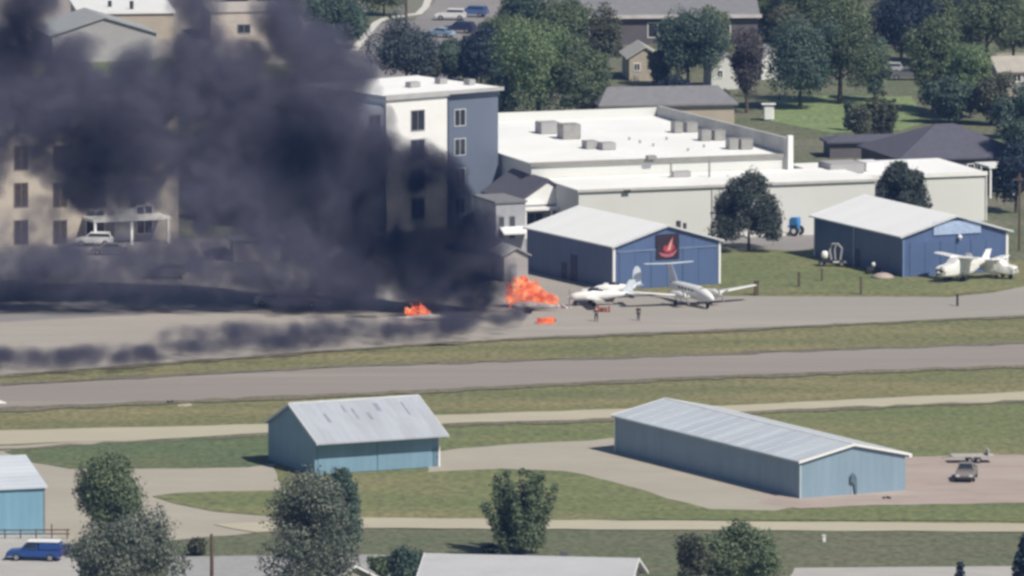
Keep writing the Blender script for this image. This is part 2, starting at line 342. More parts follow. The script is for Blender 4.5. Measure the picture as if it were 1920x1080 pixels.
# --- blue hangar with the square poster
h1 = Bld('blue_hangar', 'dark blue hangar with white roof and a square black and red poster on its gable', 'hangar', (1150, 545), (988, 508), front_x=1350, group='blue metal hangars beside the taxiway')
ze = hgt(1150, 545, 82); zr = ze + 2.15
h1.gable(ze, zr, M_blue, M_wroof, 'y', fascia=mat('pale_fascia', (0.55, 0.57, 0.60), 0.6))
h1.part('corner_trim', MB().box(-0.06, 0.24, -0.06, 0.24, 0, ze - 0.15), M_white)
h1.part('corner_trim', MB().box(h1.W - 0.2, h1.W + 0.06, -0.06, 0.2, 0, ze - 0.15), M_white)
a0, z0 = h1.left(1082, 520); a1, z1 = h1.left(1071, 455)
d = h1.part('door', MB().box(-0.06, -0.002, a0, a0 + 1.6, 0, 3.3), mat('navy_door', (0.02, 0.035, 0.09), 0.5)); h1.part('door_handle', MB().box(-0.12, -0.06, a0 + 0.2, a0 + 0.3, 1.0, 1.2), M_unit, d)
a0, z0 = h1.left(1062, 505)
d = h1.part('door', MB().box(-0.05, -0.002, a0, a0 + 1.2, 0, 2.1), mat('navy_door', (0.02, 0.035, 0.09))); h1.part('door_handle', MB().box(-0.1, -0.05, a0 + 0.2, a0 + 0.3, 1.0, 1.2), M_unit, d)
# big sliding doors on the gable: faint seams
xs, zz = h1.front(1165, 480)
dd = MB(); nW = 6; zt = ze - 0.75
for i in range(nW):
    xa = 0.8 + (h1.W - 1.6) * i / nW; xb = 0.8 + (h1.W - 1.6) * (i + 1) / nW - 0.06; dd.box(xa, xb, -0.045 if i % 2 else -0.075, -0.003, 0.05, zt)
h1.part('sliding_door', dd, mat('blue_door_panels', (0.085, 0.135, 0.265), 0.45, 0.05, 0.4))
h1.part('door_rail', MB().box(0.5, h1.W - 0.5, -0.13, -0.004, zt + 0.01, zt + 0.2), mat('pale_rail', (0.16, 0.22, 0.33), 0.5))
# the poster: dark square, red hull-like sweep and a pale leaning sail shape
x0, z1 = h1.front(1229, 440); x1, z0 = h1.front(1272, 484)
ps = h1.part('poster', MB().box(x0, x1, -0.17, -0.135, z0, z1), mat('poster_black', (0.028, 0.018, 0.03), 0.5))
pw, ph = x1 - x0, z1 - z0
def pshape(name, pts, m, dy):
    B = MB(); B.prism([(x0 + pw * a, z0 + ph * b) for a, b in pts], -0.17 - dy, -0.171, 'y'); return h1.part(name, B, m, ps)
pshape('poster_mark', [(0.12,0.30),(0.22,0.14),(0.45,0.07),(0.72,0.10),(0.86,0.26),(0.9,0.38),(0.72,0.24),(0.5,0.2),(0.3,0.24)], mat('poster_pink', (0.42, 0.12, 0.16), 0.5), 0.012)
pshape('poster_mark', [(0.30,0.40),(0.42,0.26),(0.66,0.27),(0.82,0.44),(0.72,0.62),(0.74,0.92),(0.60,0.70),(0.50,0.52),(0.36,0.56)], mat('poster_red', (0.40, 0.045, 0.05), 0.5), 0.016)
pshape('poster_mark', [(0.48,0.34),(0.62,0.36),(0.67,0.56),(0.70,0.82),(0.58,0.62)], mat('poster_pale', (0.60, 0.33, 0.33), 0.5), 0.022)
h1.part('roof_vent', MB().cyl((h1.W * 0.66, 1.4, zr - 0.5), 0.3, 0.8).cyl((h1.W * 0.72, 1.4, zr - 0.7), 0.22, 0.7), M_dark)

# --- blue hangar with the banner
h2 = Bld('blue_hangar', 'dark blue metal hangar with white roof and a long pale banner under the gable peak', 'hangar', (1693, 520), (1527, 480), front_x=1889, group='blue metal hangars beside the taxiway')
ze = hgt(1693, 520, 77); zr = ze + 2.1
h2.gable(ze, zr, M_blue, M_wroof, 'y', over=0.55, endover=0.4, fascia=mat('pale_fascia', (0.55, 0.57, 0.60), 0.6))
h2.part('corner_trim', MB().box(h2.W - 0.25, h2.W + 0.07, -0.07, 0.25, 0, ze - 0.15), M_white)
h2.part('corner_trim', MB().box(-0.05, 0.15, -0.05, 0.15, 0, ze - 0.15), mat('blue_trim', (0.16, 0.24, 0.42), 0.5))
h2.part('corner_trim', MB().box(-0.06, 0.12, h2.L - 0.16, h2.L + 0.06, 0, ze - 0.15), M_white)
x0, z1 = h2.front(1750, 416); x1, z0 = h2.front(1838, 436)
bn = h2.part('banner', MB().box(x0, x1, -0.16, -0.1, z0, z1), mat('banner_pale', (0.36, 0.46, 0.66), 0.6, 0.2, 1.8, (1, 1, 3)))
xl, zl = h2.front(1797, 444)
lm = h2.part('wall_lamp', MB().box(xl - 0.1, xl + 0.1, -0.5, -0.004, zl + 0.2, zl + 0.32), M_white)
h2.part('lamp_shade', MB().tube([(xl, -0.42, zl - 0.35), (xl, -0.42, zl), (xl, -0.42, zl + 0.22)], [0.1, 0.3, 0.22], 10), M_white, lm)
dd = MB()
for i in range(6):
    xa = 0.9 + (h2.W - 1.8) * i / 6; xb = 0.9 + (h2.W - 1.8) * (i + 1) / 6 - 0.06; dd.box(xa, xb, -0.045 if i % 2 else -0.075, -0.003, 0.05, ze - 0.85)
h2.part('sliding_door', dd, mat('blue_door_panels', (0.085, 0.155, 0.29)))
a0, z0 = h2.left(1612, 500)
d = h2.part('door', MB().box(-0.05, -0.002, a0, a0 + 1.1, 0, 2.2), mat('navy_door', (0.02, 0.035, 0.09))); h2.part('door_handle', MB().box(-0.1, -0.05, a0 + 0.1, a0 + 0.2, 1.0, 1.2), M_unit, d)
h2.part('downpipe', MB().tube([(-0.08, a0 + 1.5, 0.1), (-0.08, a0 + 1.5, ze - 0.3)], 0.05), M_white)

# --- foreground pale blue hangar with the ridge across
h3 = Bld('small_hangar', 'light blue hangar with a weathered grey roof and a deeply shaded front, beside gravel', 'hangar', (590, 891), (503, 864), front_x=824)
ze = hgt(590, 891, 72); zr = hgt(546, 877, 119)
L = h3.L; W = h3.W
h3w = h3.gable(ze, zr, M_blue2, M_rust, 'x', over=1.5, over2=0.08, endover=0.35, fascia=M_white)
h3.part('sliding_door', MB().box(0.4, W * .5 - .03, -0.07, -0.004, 0.08, ze - 0.3).box(W * .5 + .03, W - 0.9, -0.11, -0.004, 0.08, ze - 0.3), M_blue2)
d = h3.part('door', MB().box(W - 0.75, W - 0.1, -0.05, -0.004, 0.05, 2.1), mat('steel_blue_door', (0.12, 0.2, 0.28), 0.5)); h3.part('door_handle', MB().box(W - 0.3, W - 0.2, -0.1, -0.05, 1, 1.15), M_dark, d)
h3.part('corner_trim', MB().box(W - 0.12, W + 0.05, -0.05, 0.12, 0, ze - 0.3), M_white)
rf = h3w
for (fx, fy, w, l) in ((0.18, 0.35, 0.35, 1.6), (0.42, 0.4, 0.3, 1.9), (0.52, 0.36, 0.35, 1.3), (0.84, 0.42, 0.22, 2.4), (0.36, 0.62, 0.25, 1.2), (0.62, 0.6, 0.5, 1.4)):
    x = W * fx; yy = L / 2 * fy; z = ze + h3.sl * yy + 0.165
    B = MB(); B.prism([(yy, z), (yy + l, z + h3.sl * l), (yy + l, z + h3.sl * l + 0.02), (yy, z + 0.02)], x, x + w, 'x')
    h3.part('roof_patch', B, mat('roof_patch', (0.27, 0.285, 0.34), 0.6, 0.2, 1), rf)
h3.part('ridge_cap', MB().prism([(L/2 - 0.25, zr + 0.06), (L/2, zr + 0.2), (L/2 + 0.25, zr + 0.06), (L/2 + 0.25, zr + 0.11), (L/2, zr + 0.25), (L/2 - 0.25, zr + 0.11)], -0.3, W + 0.3, 'x'), mat('ridge_metal', (0.5, 0.52, 0.55), 0.5), rf)

# --- long foreground hangar
h4 = Bld('long_hangar', 'long light blue hangar row with a pale metal roof, its gable end facing the camera', 'hangar', (1500, 936), (1153, 848), front_x=1697)
ze = hgt(1500, 936, 70); zr = ze + 1.35
h4r = h4.gable(ze, zr, M_blue3, M_groof, 'y', over=0.3, endover=0.3, fascia=M_white)
W, L = h4.W, h4.L
h4.part('gutter', MB().box(W + 0.3, W + 0.62, -0.35, L + 0.35, ze - 0.32, ze + 0.05), M_white, h4r)
h4.part('ridge_cap', MB().prism([(W/2 - 0.16, zr + 0.15), (W/2, zr + 0.2), (W/2 + 0.16, zr + 0.15), (W/2 + 0.16, zr + 0.18), (W/2, zr + 0.23), (W/2 - 0.16, zr + 0.18)], -0.2, L + 0.2), M_white, h4r)
sm = MB()
for k in range(1, 15):
    y = L * k / 15; sm.prism([(0.0, ze + 0.165), (W/2 - 0.35, zr + 0.12), (W/2 - 0.35, zr + 0.165), (0.0, ze + 0.2)], y, y + 0.07)
h4.part('roof_seam', sm, mat('seam_metal', (0.60, 0.64, 0.68), 0.5), h4r)
dk = mat('bay_door_blue', (0.30, 0.40, 0.45), 0.5, 0.06, 0.5)
nb = 5
for k in range(nb):
    y0 = 1 + (L - 2) * k / nb; y1 = 1 + (L - 2) * (k + 1) / nb - 0.5
    h4.part('bay_door', MB().box(-0.012, -0.003, y0, y1, 0.05, ze - 0.5), M_blue3)
h4.part('corner_trim', MB().box(-0.05, 0.12, -0.05, 0.12, 0, ze - 0.25), mat('pale_blue_trim', (0.45, 0.55, 0.6), 0.5)); h4.part('corner_trim', MB().box(-0.06, 0.12, L - 0.12, L + 0.06, 0, ze - 0.3), M_white)
xs_, zs_ = h4.front(1600, 900)
# a wind-torn dark cover hanging beside a service door
dr = h4.part('door', MB().box(xs_ - 0.3, xs_ + 0.35, -0.06, -0.003, 0.0, 1.7), dk)
h4.part('door_handle', MB().box(xs_ + 0.2, xs_ + 0.28, -0.1, -0.06, 0.85, 1.0), M_dark, dr)
B = MB(); B.prism([(xs_ - 0.5, zs_ - 0.1), (xs_ - 0.1, zs_ - 0.35), (xs_ + 0.1, 0.05), (xs_ + 0.28, 0.25), (xs_ + 0.25, zs_ + 0.1), (xs_ + 0.1, zs_ + 0.55), (xs_ - 0.2, zs_ + 0.75), (xs_ - 0.45, zs_ + 0.5)], -0.30, -0.12, 'y')
h4.part('torn_cover', B, mat('slate_fabric', (0.10, 0.15, 0.19), 0.9, 0.3, 3))

# --- corner of a hangar at the left edge
h5 = Bld('edge_hangar', 'sky blue hangar with a pale metal roof, cut off by the left edge', 'hangar', (-190, 1014), W=None, L=15.0, theta=R(19), front_x=84)
ze = hgt(0, 1005, 88); zr = ze + 2.1
h5.gable(ze, zr, M_blue4, M_groof, 'x', over=0.3, endover=0.25)
h5.part('corner_trim', MB().box(h5.W - 0.12, h5.W + 0.05, -0.05, 0.12, 0, ze - 0.2), M_trimg); h5.part('bay_door', MB().box(1.0, h5.W - 2.2, -0.06, -0.004, 0.05, ze - 0.4), M_blue4)

# --- slate and white hotel
ho = Bld('hotel', 'four storey hotel with a white bay and a slate blue end, partly behind smoke', 'hotel', (600, 446), theta=R(37), L=17.0, front_x=934)
Hh = hgt(934, 424, 250)
x1, _ = ho.front(720, 300); x2, _ = ho.front(834, 300); W, L = ho.W, ho.L
ho.part('wall', MB().box(x2 + 0.003, W, 0, L, 0, Hh), M_slate)
ho.part('white_wall', MB().box(x1, x2, -0.5, L - 0.4, 0, Hh - 0.1), M_white)
ho.part('slate_wall', MB().box(0, x1 - 0.003, 0.0, L, 0, Hh - 1.0), mat('pale_cladding', (0.22, 0.24, 0.29), 0.85))  # paler blue-grey for the left section
rf = ho.part('roof', MB().box(x1 - 0.2, W + 0.25, -0.7, L + 0.2, Hh + 0.004, Hh + 0.3), M_membrane)
ho.part('parapet_cap', MB().box(x1 - 0.3, x2 + 0.15, -0.85, -0.705, Hh - 0.25, Hh + 0.4).box(x2 + 0.16, W + 0.35, -0.8, -0.705, Hh - 0.1, Hh + 0.36).box(x1 - 0.3, W + 0.35, L + 0.205, L + 0.4, Hh, Hh + 0.36), mat('cap_grey', (0.42, 0.42, 0.42), 0.7), rf)
ho.part('corner_trim', MB().box(x2 - 0.0, x2 + 0.22, -0.56, -0.003, 0, Hh - 0.3), mat('navy_trim', (0.05, 0.06, 0.10), 0.7))
for py in (206, 261, 316, 371):
    ho.fwin(770, py + 1, 796, py + 38, frame=M_trimg, y=-0.5, bars=1)
    ho.fwin(851, py - 1, 873, py + 30, frame=mat('pale_frame', (0.5, 0.52, 0.56), 0.7), bars=1)
for px in (690,):
    for py in (215, 270): ho.fwin(px, py, px + 24, py + 38)
for ax, ay, w in ((770, 165, 1.6), (825, 158, 1.2), (880, 160, 1.0)):
    P = ho.loc(at(ax, ay, Hh + 0.3)); ho.part('rooftop_unit', MB().box(P.x, P.x + w, P.y, P.y + 1.2, Hh + 0.31, Hh + 1.0), M_lgrey, bevel=0.05)

# --- beige hotel wing at the left
hb = Bld('beige_hotel', 'beige four storey hotel wing with rows of dark windows at the left edge', 'hotel', (-140, 470), theta=R(22), L=15.0, front_x=335)
Hb = hgt(0, 467, 285)
hb.part('wall', MB().box(0, hb.W, 0, hb.L, 0, Hb), M_beige)
hb.part('roof', MB().box(-0.3, hb.W + 0.3, -0.35, hb.L + 0.3, Hb + 0.003, Hb + 0.4), M_shing2)
for px in (-60, 26, 99, 172, 245):
    for py in (416, 346, 276, 206):
        if py == 416 and px > 110: continue
        hb.fwin(px, py - 3, px + 27, py + 42, frame=mat('brown_frame', (0.17, 0.15, 0.14), 0.8), pane=glass('bronze_glass', (0.06, 0.05, 0.05)))
xa, za = hb.front(155, 448); xb, zb = hb.front(300, 442)
cn = hb.part('canopy', MB().box(xa, xb, -4.0, -0.004, 3.0, 3.35), M_white)
for x in (xa + 0.3, (xa + xb) / 2, xb - 0.3): hb.part('canopy_post', MB().box(x - 0.14, x + 0.14, -3.9, -3.62, 0, 2.997), M_white, cn)
hb.fwin(160, 395, 197, 438, frame=M_white); hb.fwin(255, 385, 287, 438, frame=M_white)
hb.part('entrance_panel', MB().box(hb.front(214, 420)[0], hb.front(252, 420)[0], -0.16, -0.004, 0.1, 4.2), M_white)

# --- big white store
th = R(19)
st = Bld('white_store', 'large white flat-roofed store building with rooftop air units behind the hangars', 'store', (1085, 458), theta=R(18.5), L=46, front_x=1640)
Zl = 6.6; W = st.W
st.part('wall', MB().box(0, W, 0, 14.0, 0, Zl), M_cream)
xR, _ = st.front(1548, 330)
Zu = Zl + 1.9; xL = xR - 34.0
st.part('upper_wall', MB().box(xL, xR, 14.003, 62, 0, Zu), M_cream)
rl = st.part('roof', MB().box(-0.15, W + 0.15, -0.15, 13.9, Zl + 0.004, Zl + 0.16), M_membrane)
ru = st.part('roof', MB().box(xL - 0.1, xR - 0.45, 13.95, 62.1, Zu + 0.004, Zu + 0.16), M_membrane)
st.part('parapet_cap', MB().box(xL - 0.2, xR - 0.46, 13.7, 13.94, Zu - 0.22, Zu + 0.26), mat('cap_shadow_line', (0.26, 0.25, 0.23), 0.7), ru)  # dark cap colour paints the shadow line at the roof step
st.part('parapet_cap', MB().box(-0.25, W + 0.25, -0.3, -0.16, Zl - 0.12, Zl + 0.2), mat('cap_light', (0.50, 0.49, 0.46), 0.7), rl)
# tall parapet along the right side; its inner-face shade is put into the grey
st.part('parapet_wall', MB().prism([(13.6, 0), (62.1, 0), (62.1, Zu + 1.5), (13.6, Zu + 2.3)], xR - 0.44, xR, 'x'), mat('parapet_shade_grey', (0.48, 0.475, 0.455), 0.85))
st.part('parapet_wall', MB().box(xL, xR, 62.15, 62.5, 0, Zu + 1.3), M_cream)
st.part('pilaster', MB().box(xR - 0.2, xR + 0.45, 13.0, 13.59, Zl + 0.17, Zu + 2.6), M_white)
def unit(px, py, w, d, h, z, par, m=M_unit):
    P = st.loc(at(px, py, z)); b = st.part('rooftop_unit', MB().box(P.x, P.x + w, P.y, P.y + d, z + 0.02, z + h), m, par, bevel=0.05)
    return b
for px, py, w, d, h in ((1265, 250, 1.15, 1.6, 1.4), (1288, 249, 1.5, 2, 1.3), (1316, 265, 1.3, 1.6, 1.4), (1340, 264, 1.5, 2, 1.3), (1368, 281, 1.25, 1.6, 1.4), (1390, 281, 1.6, 2, 1.3),
                        (1056, 262, 2.4, 2.5, 1.9), (1100, 280, 1.6, 2, 1.0), (1130, 282, 1.8, 2, 0.9), (1015, 252, 2.6, 2.6, 1.5), (1215, 300, 1.2, 1.0, 0.5)):
    if px in (1015, 1100, 1130): unit(px, py, w, d, h, Zu + 0.17, ru, M_lgrey)
    else: unit(px, py, w, d, h, Zu + 0.17, ru)
P = st.loc(at(1262, 333, Zl + 0.17)); st.part('rooftop_unit', MB().box(P.x, P.x + 2.4, P.y, P.y + 1.2, Zl + 0.17, Zl + 0.9), M_lgrey, rl, bevel=0.05)
for px, py in ((1258, 333), (1330, 332)):
    P = st.loc(at(px, py, Zl + 0.17)); st.part('vent_pipe', MB().tube([(P.x, P.y, Zl + 0.17), (P.x, P.y, Zl + 2.3)], 0.13), M_unit, rl)
for px, py in ((1180, 262), (1200, 268), (1225, 274), (1250, 262), (1290, 283), (1320, 276), (1410, 245)):
    P = st.loc(at(px, py, Zu + 0.17)); st.part('vent_pipe', MB().cyl((P.x, P.y, Zu + 0.17), 0.14, 0.35, 8), M_unit, ru)
x_, z_ = st.front(1335, 400); st.part('downpipe', MB().tube([(x_, -0.1, 0.1), (x_, -0.1, Zl - 0.15)], 0.07), mat('cap_light', (0.5,0.49,0.46)))
x_, z_ = st.front(1174, 338); st.part('wall_lamp', MB().box(x_ - 0.45, x_ + 0.45, -0.45, -0.31, Zl - 0.35, Zl - 0.02), M_dark)
# service bays along its left side; side-wall shade is put into the wall grey
sb = MB()
P = st.loc(at(1000, 330)); 
svc = Bld('service_building', 'low grey service building with pale door bays between the hotel and the store', 'building', (958, 372), theta=R(18.5), L=16, front_x=1035)
svc.part('wall', MB().box(0, svc.W, 0, svc.L, 0, 6.8), mat('mauve_shade_wall', (0.30, 0.29, 0.31), 0.85)); svc.part('roof', MB().box(-0.2, svc.W + 0.2, -0.2, svc.L + 0.2, 6.803, 7.0), M_membrane)
svc.part('bay_door', MB().box(svc.W * .42, svc.W * .6, -0.1, -0.004, 0.1, 5.6), M_white); svc.part('bay_door', MB().box(svc.W * .68, svc.W * .95, -0.1, -0.004, 0.1, 5.2), mat('bay_grey', (0.42, 0.42, 0.42)))

# --- right annex
an = Bld('white_annex', 'lower white block with a pale stepped roof to the right of the big white store', 'building', (1566, 425), theta=R(18.5), L=17, front_x=1847)
Za = 6.0; W = an.W
an.part('wall', MB().box(0, W, 0, an.L, 0, Za), M_cream); r_ = an.part('roof', MB().box(-0.1, W + 0.15, -0.12, an.L, Za + 0.004, Za + 0.2), M_membrane)
an.part('parapet_cap', MB().box(-0.15, W + 0.2, -0.28, -0.125, Za - 0.2, Za + 0.32), M_white, r_)
an.part('roof_hatch', MB().box(0.6, 5.2, 3.5, 8, Za + 0.205, Za + 1.5), M_lgrey, r_, bevel=0.1); an.part('roof_hatch', MB().box(6.0, 8.4, 5, 9, Za + 0.205, Za + 1.3), M_white, r_, bevel=0.1)
an.part('downpipe', MB().tube([(W + 0.1, -0.1, 0), (W + 0.1, -0.1, Za)], 0.1), M_white)
cp = Bld('carport', 'small white-posted canopy at the right end of the white annex', 'canopy', (1856, 372), theta=R(18.5), L=5, W=3.4)
cp.part('roof', MB().box(-0.2, 3.6, -0.2, 5.2, 3.9, 4.15), M_white)
for x in (0.1, 3.3):
    for y in (0.1, 4.9): cp.part('post', MB().box(x - 0.12, x + 0.12, y - 0.12, y + 0.12, 0, 3.897), M_white)

# --- small white-gabled office beside the hangar
of = Bld('gabled_office', 'small office with dark roof and white front gable between hotel and blue hangar', 'building', (975, 446), theta=R(21), L=12, front_x=1078)
ze = 4.6; of.gable(ze, ze + 2.4, mat('office_wall', (0.40, 0.41, 0.44), 0.85), M_shing, 'y', over=0.5, endover=0.3, t=0.3)
W = of.W; of.part('gable_panel', MB().prism([(0.3, ze - 0.5), (W - 0.3, ze - 0.5), (W - 0.3, ze + 0.05), (W/2, ze + 2.05), (0.3, ze + 0.05)], -0.12, -0.004, 'y'), M_white)
aw = of.part('porch', MB().box(-0.2, W + 0.1, -1.6, -0.125, ze - 1.1, ze - 0.8), M_white)
for x in (0.2, W * 0.5, W - 0.3): of.part('porch_post', MB().box(x - 0.12, x + 0.12, -1.5, -1.28, 0, ze - 1.103), M_white, aw)
of.win(0.8, W * 0.42, 1.0, 3.1, pane=M_glass, y=0); of.win(W * 0.55, W - 0.8, 1.0, 3.1, y=0)
gw = Bld('grey_outbuilding', 'narrow grey two storey outbuilding left of the gabled office', 'building', (930, 482), theta=R(20), L=8, front_x=985)
gw.part('wall', MB().box(0, gw.W, 0, gw.L, 0, 6.6), mat('outbuilding_grey', (0.38, 0.39, 0.42), 0.85)); gw.part('roof', MB().box(-0.2, gw.W + 0.2, -0.2, gw.L + 0.2, 6.603, 6.85), M_shing2)  # light blue-grey wall colour
gw.win(gw.W * .45, gw.W * .65, 2.2, 5.0); gw.win(gw.W * .1, gw.W * .28, 2.2, 5.0)
aw = gw.part('awning', MB().prism([(-1.7, 2.9), (-0.01, 3.5), (-0.01, 3.7), (-1.7, 3.1)], 0.4, gw.W + 0.2, 'x'), M_white)

# --- grey tank wall beside the fire
sh = Bld('grey_shed', 'low grey shed wall beside the corner of the blue hangar, right behind the flames', 'shed', (945, 530), theta=R(18), L=5, front_x=990)
sh.gable(3.3, 4.1, mat('shed_grey', (0.36, 0.34, 0.34), 0.8), M_lgrey, 'y'); sh.part('door', MB().box(0.6, 1.6, -0.06, -0.004, 0, 2.2), M_trimg)

# --- town houses behind
def house(name, label, corner, theta, W, L, ze, zr, wall, roof, ridge='x', over=0.5, wins=(), hip=0, cat='house'):
    b = Bld(name, label, cat, corner, theta=R(theta), W=W, L=L)
    if hip:
        b.part('wall', MB().box(0, W, 0, L, 0, ze), wall); o = over
        z0 = ze + 0.003
        B = MB(); B.add([(-o,-o,z0),(W+o,-o,z0),(W+o,L+o,z0),(-o,L+o,z0),(-o,-o,z0+.25),(W+o,-o,z0+.25),(W+o,L+o,z0+.25),(-o,L+o,z0+.25),(hip,L/2,zr),(W-hip,L/2,zr)],
                        [(0,3,2,1),(0,1,5,4),(1,2,6,5),(2,3,7,6),(3,0,4,7),(4,5,9,8),(6,7,8,9),(5,6,9),(7,4,8)])
        b.part('roof', B, roof)
    else: b.gable(ze, zr, wall, roof, ridge, over=over, t=0.22, fascia=None)
    for (x0, x1, z0, z1) in wins: b.win(x0, x1, z0, z1, frame=M_white)
    return b
b = house('long_building', 'long dark grey building with a pale eave line and white-framed window, at the top', (1030, 85), 4, 31, 12, 4.3, 6.4, M_dgrey, M_shing2, wins=((14.6, 17.6, 1.0, 3.3), (4, 6, 1.2, 2.8), (25, 27, 1.2, 2.8)), cat='building')
b.part('eave_board', MB().box(-0.6, 31.6, -0.72, -0.6, 3.95, 4.5), mat('eave_pale', (0.55, 0.52, 0.52), 0.7))
house('grey_roof_house', 'low house with a plain grey shingle roof behind the big white store', (1128, 236), 9, 18.5, 9, 2.6, 4.9, M_tan, M_shing2, hip=1.5)
b = Bld('dormer_shed', 'little pale shed with a dark pointed gable in front of the grey shingle roof', 'shed', (1150, 222), theta=R(10), W=3.4, L=3)
b.gable(1.6, 2.7, M_white, M_shing, 'y', over=0.3); b.part('door', MB().box(1.2, 2.2, -0.06, -0.004, 0, 1.5), M_dark)
house('dark_roof_house', 'wide house with a broad dark purple-grey hip roof behind the white annex', (1690, 345), 16, 17.5, 17, 3.0, 6.8, M_dgrey, M_shing, hip=7.5, wins=((2, 4, 1, 2.4), (9, 11, 1, 2.4)))
house('dark_flat_wing', 'low dark-roofed wing to the left of the wide dark hip roof', (1556, 297), 8, 13, 5, 2.0, 2.9, M_dgrey, M_shing, hip=2)
house('cream_stair_house', 'narrow cream house stacked with terraces below the long dark building', (1180, 152), 6, 4.6, 9, 3.4, 4.8, M_tan, M_conc, ridge='y', wins=((0.6, 1.6, 1.4, 2.6), (2.8, 3.8, 1.4, 2.6)))
house('cream_house', 'small cream cottage glimpsed left of the bare brownish tree', (1334, 168), 10, 4.6, 6, 3.6, 5.0, M_cream, M_lgrey, ridge='y', wins=((0.8, 1.7, 1.6, 2.8),))
house('white_cottage', 'small white cottage glimpsed right of the bare brownish tree', (1428, 150), 10, 3.4, 6, 3.4, 4.4, M_white, M_lgrey, ridge='y', wins=((1.0, 2.0, 1.2, 2.4),))
house('far_grey_house', 'pale grey house with a tan roof between trees at the right edge', (1872, 165), 12, 12, 7, 2.4, 4.0, M_lgrey, mat('tan_roof', (0.40, 0.37, 0.33), 0.9), wins=((2, 3.4, 0.8, 2),))
house('grey_gable_block', 'grey-roofed block with white rooftop edges seen through the gap in the smoke', (98, 118), 14, 15.5, 14, 4.0, 6.4, M_lgrey, mat('mid_grey_roof', (0.33, 0.34, 0.35), 0.8), ridge='y', cat='building')
b = Bld('white_roof_block', 'flat white-roofed block at the top left, seen between two smoke columns', 'building', (150, 74), theta=R(6), W=14, L=22)
b.part('wall', MB().box(0, 14, 0, 22, 0, 3.8), M_tan); b.part('roof', MB().box(-0.3, 14.3, -0.3, 22.3, 3.803, 4.1), M_white); b.part('vent_pipe', MB().cyl((5, 8, 4.1), 0.3, 0.9).cyl((8, 4, 4.1), 0.3, 1.2), M_dark)
b = Bld('tan_building', 'tan flat-roofed building at the top edge between the smoke and a green tree', 'building', (395, 76), theta=R(8), W=11, L=14)
b.part('wall', MB().box(0, 11, 0, 14, 0, 4.2), mat('tan_wall_pale', (0.48, 0.43, 0.38), 0.85)); b.part('roof', MB().box(-0.2, 11.2, -0.2, 14.2, 4.203, 4.45), mat('tan_roof_pale', (0.46, 0.42, 0.38), 0.85))
b.win(4, 6, 1, 2.4)
b = Bld('parking_shelter', 'pale low shelter wall beside the hotel car park, dimmed by smoke', 'shelter', (438, 492), theta=R(8), W=8, L=4)
b.part('wall', MB().box(0, 8, 0, 4, 0, 2.6), mat('shelter_wall', (0.42, 0.39, 0.36), 0.85)); b.part('roof', MB().box(-0.3, 8.3, -0.3, 4.3, 2.603, 2.8), M_lgrey)
b.part('door', MB().box(5.8, 6.8, -0.06, -0.004, 0, 2.1), M_dark)

# --- nearest houses at the bottom edge
b = Bld('pale_roof_house', 'house with a long pale grey roof and white gable trim at the bottom edge', 'house', (792, 1153), theta=R(-9), W=19.2, L=11)
b.gable(2.9, 4.9, M_white, M_pale, 'x', over=0.6, endover=0.7, t=0.2, fascia=M_white)
b.part('gable_vent', MB().box(b.W + 0.004, b.W + 0.05, 4.8, 6.2, 3.2, 4.0), M_dark)
b.part('chimney', MB().box(12, 12.7, 7.4, 8.1, 3.9, 5.2), M_dgrey); b.win(3, 5, 1, 2.2); b.win(11, 13, 1, 2.2)
b = Bld('white_gable_house', 'house of which only a white roof rake shows beside the large silvery tree', 'house', (604, 1138), theta=R(14), W=6.5, L=7)
b.gable(2.0, 3.8, M_tan, mat('brown_shingles', (0.16, 0.15, 0.15), 0.9), 'y', over=0.4, fascia=M_white); b.win(2.4, 4, 0.8, 1.8)
# ------------------------------------------------------------ trees
M_bark = mat('bark', (0.09, 0.075, 0.065), 0.95, 0.3, 3)
LK = {
 'bright': leaf_mat('leaves_bright', (0.085, 0.155, 0.070), (0.270, 0.350, 0.180)),
 'green': leaf_mat('leaves_green', (0.065, 0.105, 0.058), (0.200, 0.250, 0.140)),
 'teal': leaf_mat('leaves_teal', (0.040, 0.082, 0.068), (0.145, 0.210, 0.155)),
 'dark': leaf_mat('leaves_dark', (0.012, 0.028, 0.050), (0.030, 0.055, 0.075), 0.12),
 'olive': leaf_mat('leaves_olive', (0.060, 0.075, 0.048), (0.170, 0.180, 0.120)),
 'silver': leaf_mat('leaves_silver', (0.070, 0.095, 0.072), (0.250, 0.275, 0.220)),
 'needle': leaf_mat('needles', (0.022, 0.038, 0.030), (0.070, 0.090, 0.075), 0.08),
 'brown': leaf_mat('leaves_brown', (0.060, 0.055, 0.058), (0.120, 0.105, 0.105)),
 'bluish': leaf_mat('leaves_bluish', (0.035, 0.055, 0.068), (0.120, 0.150, 0.160)),
}
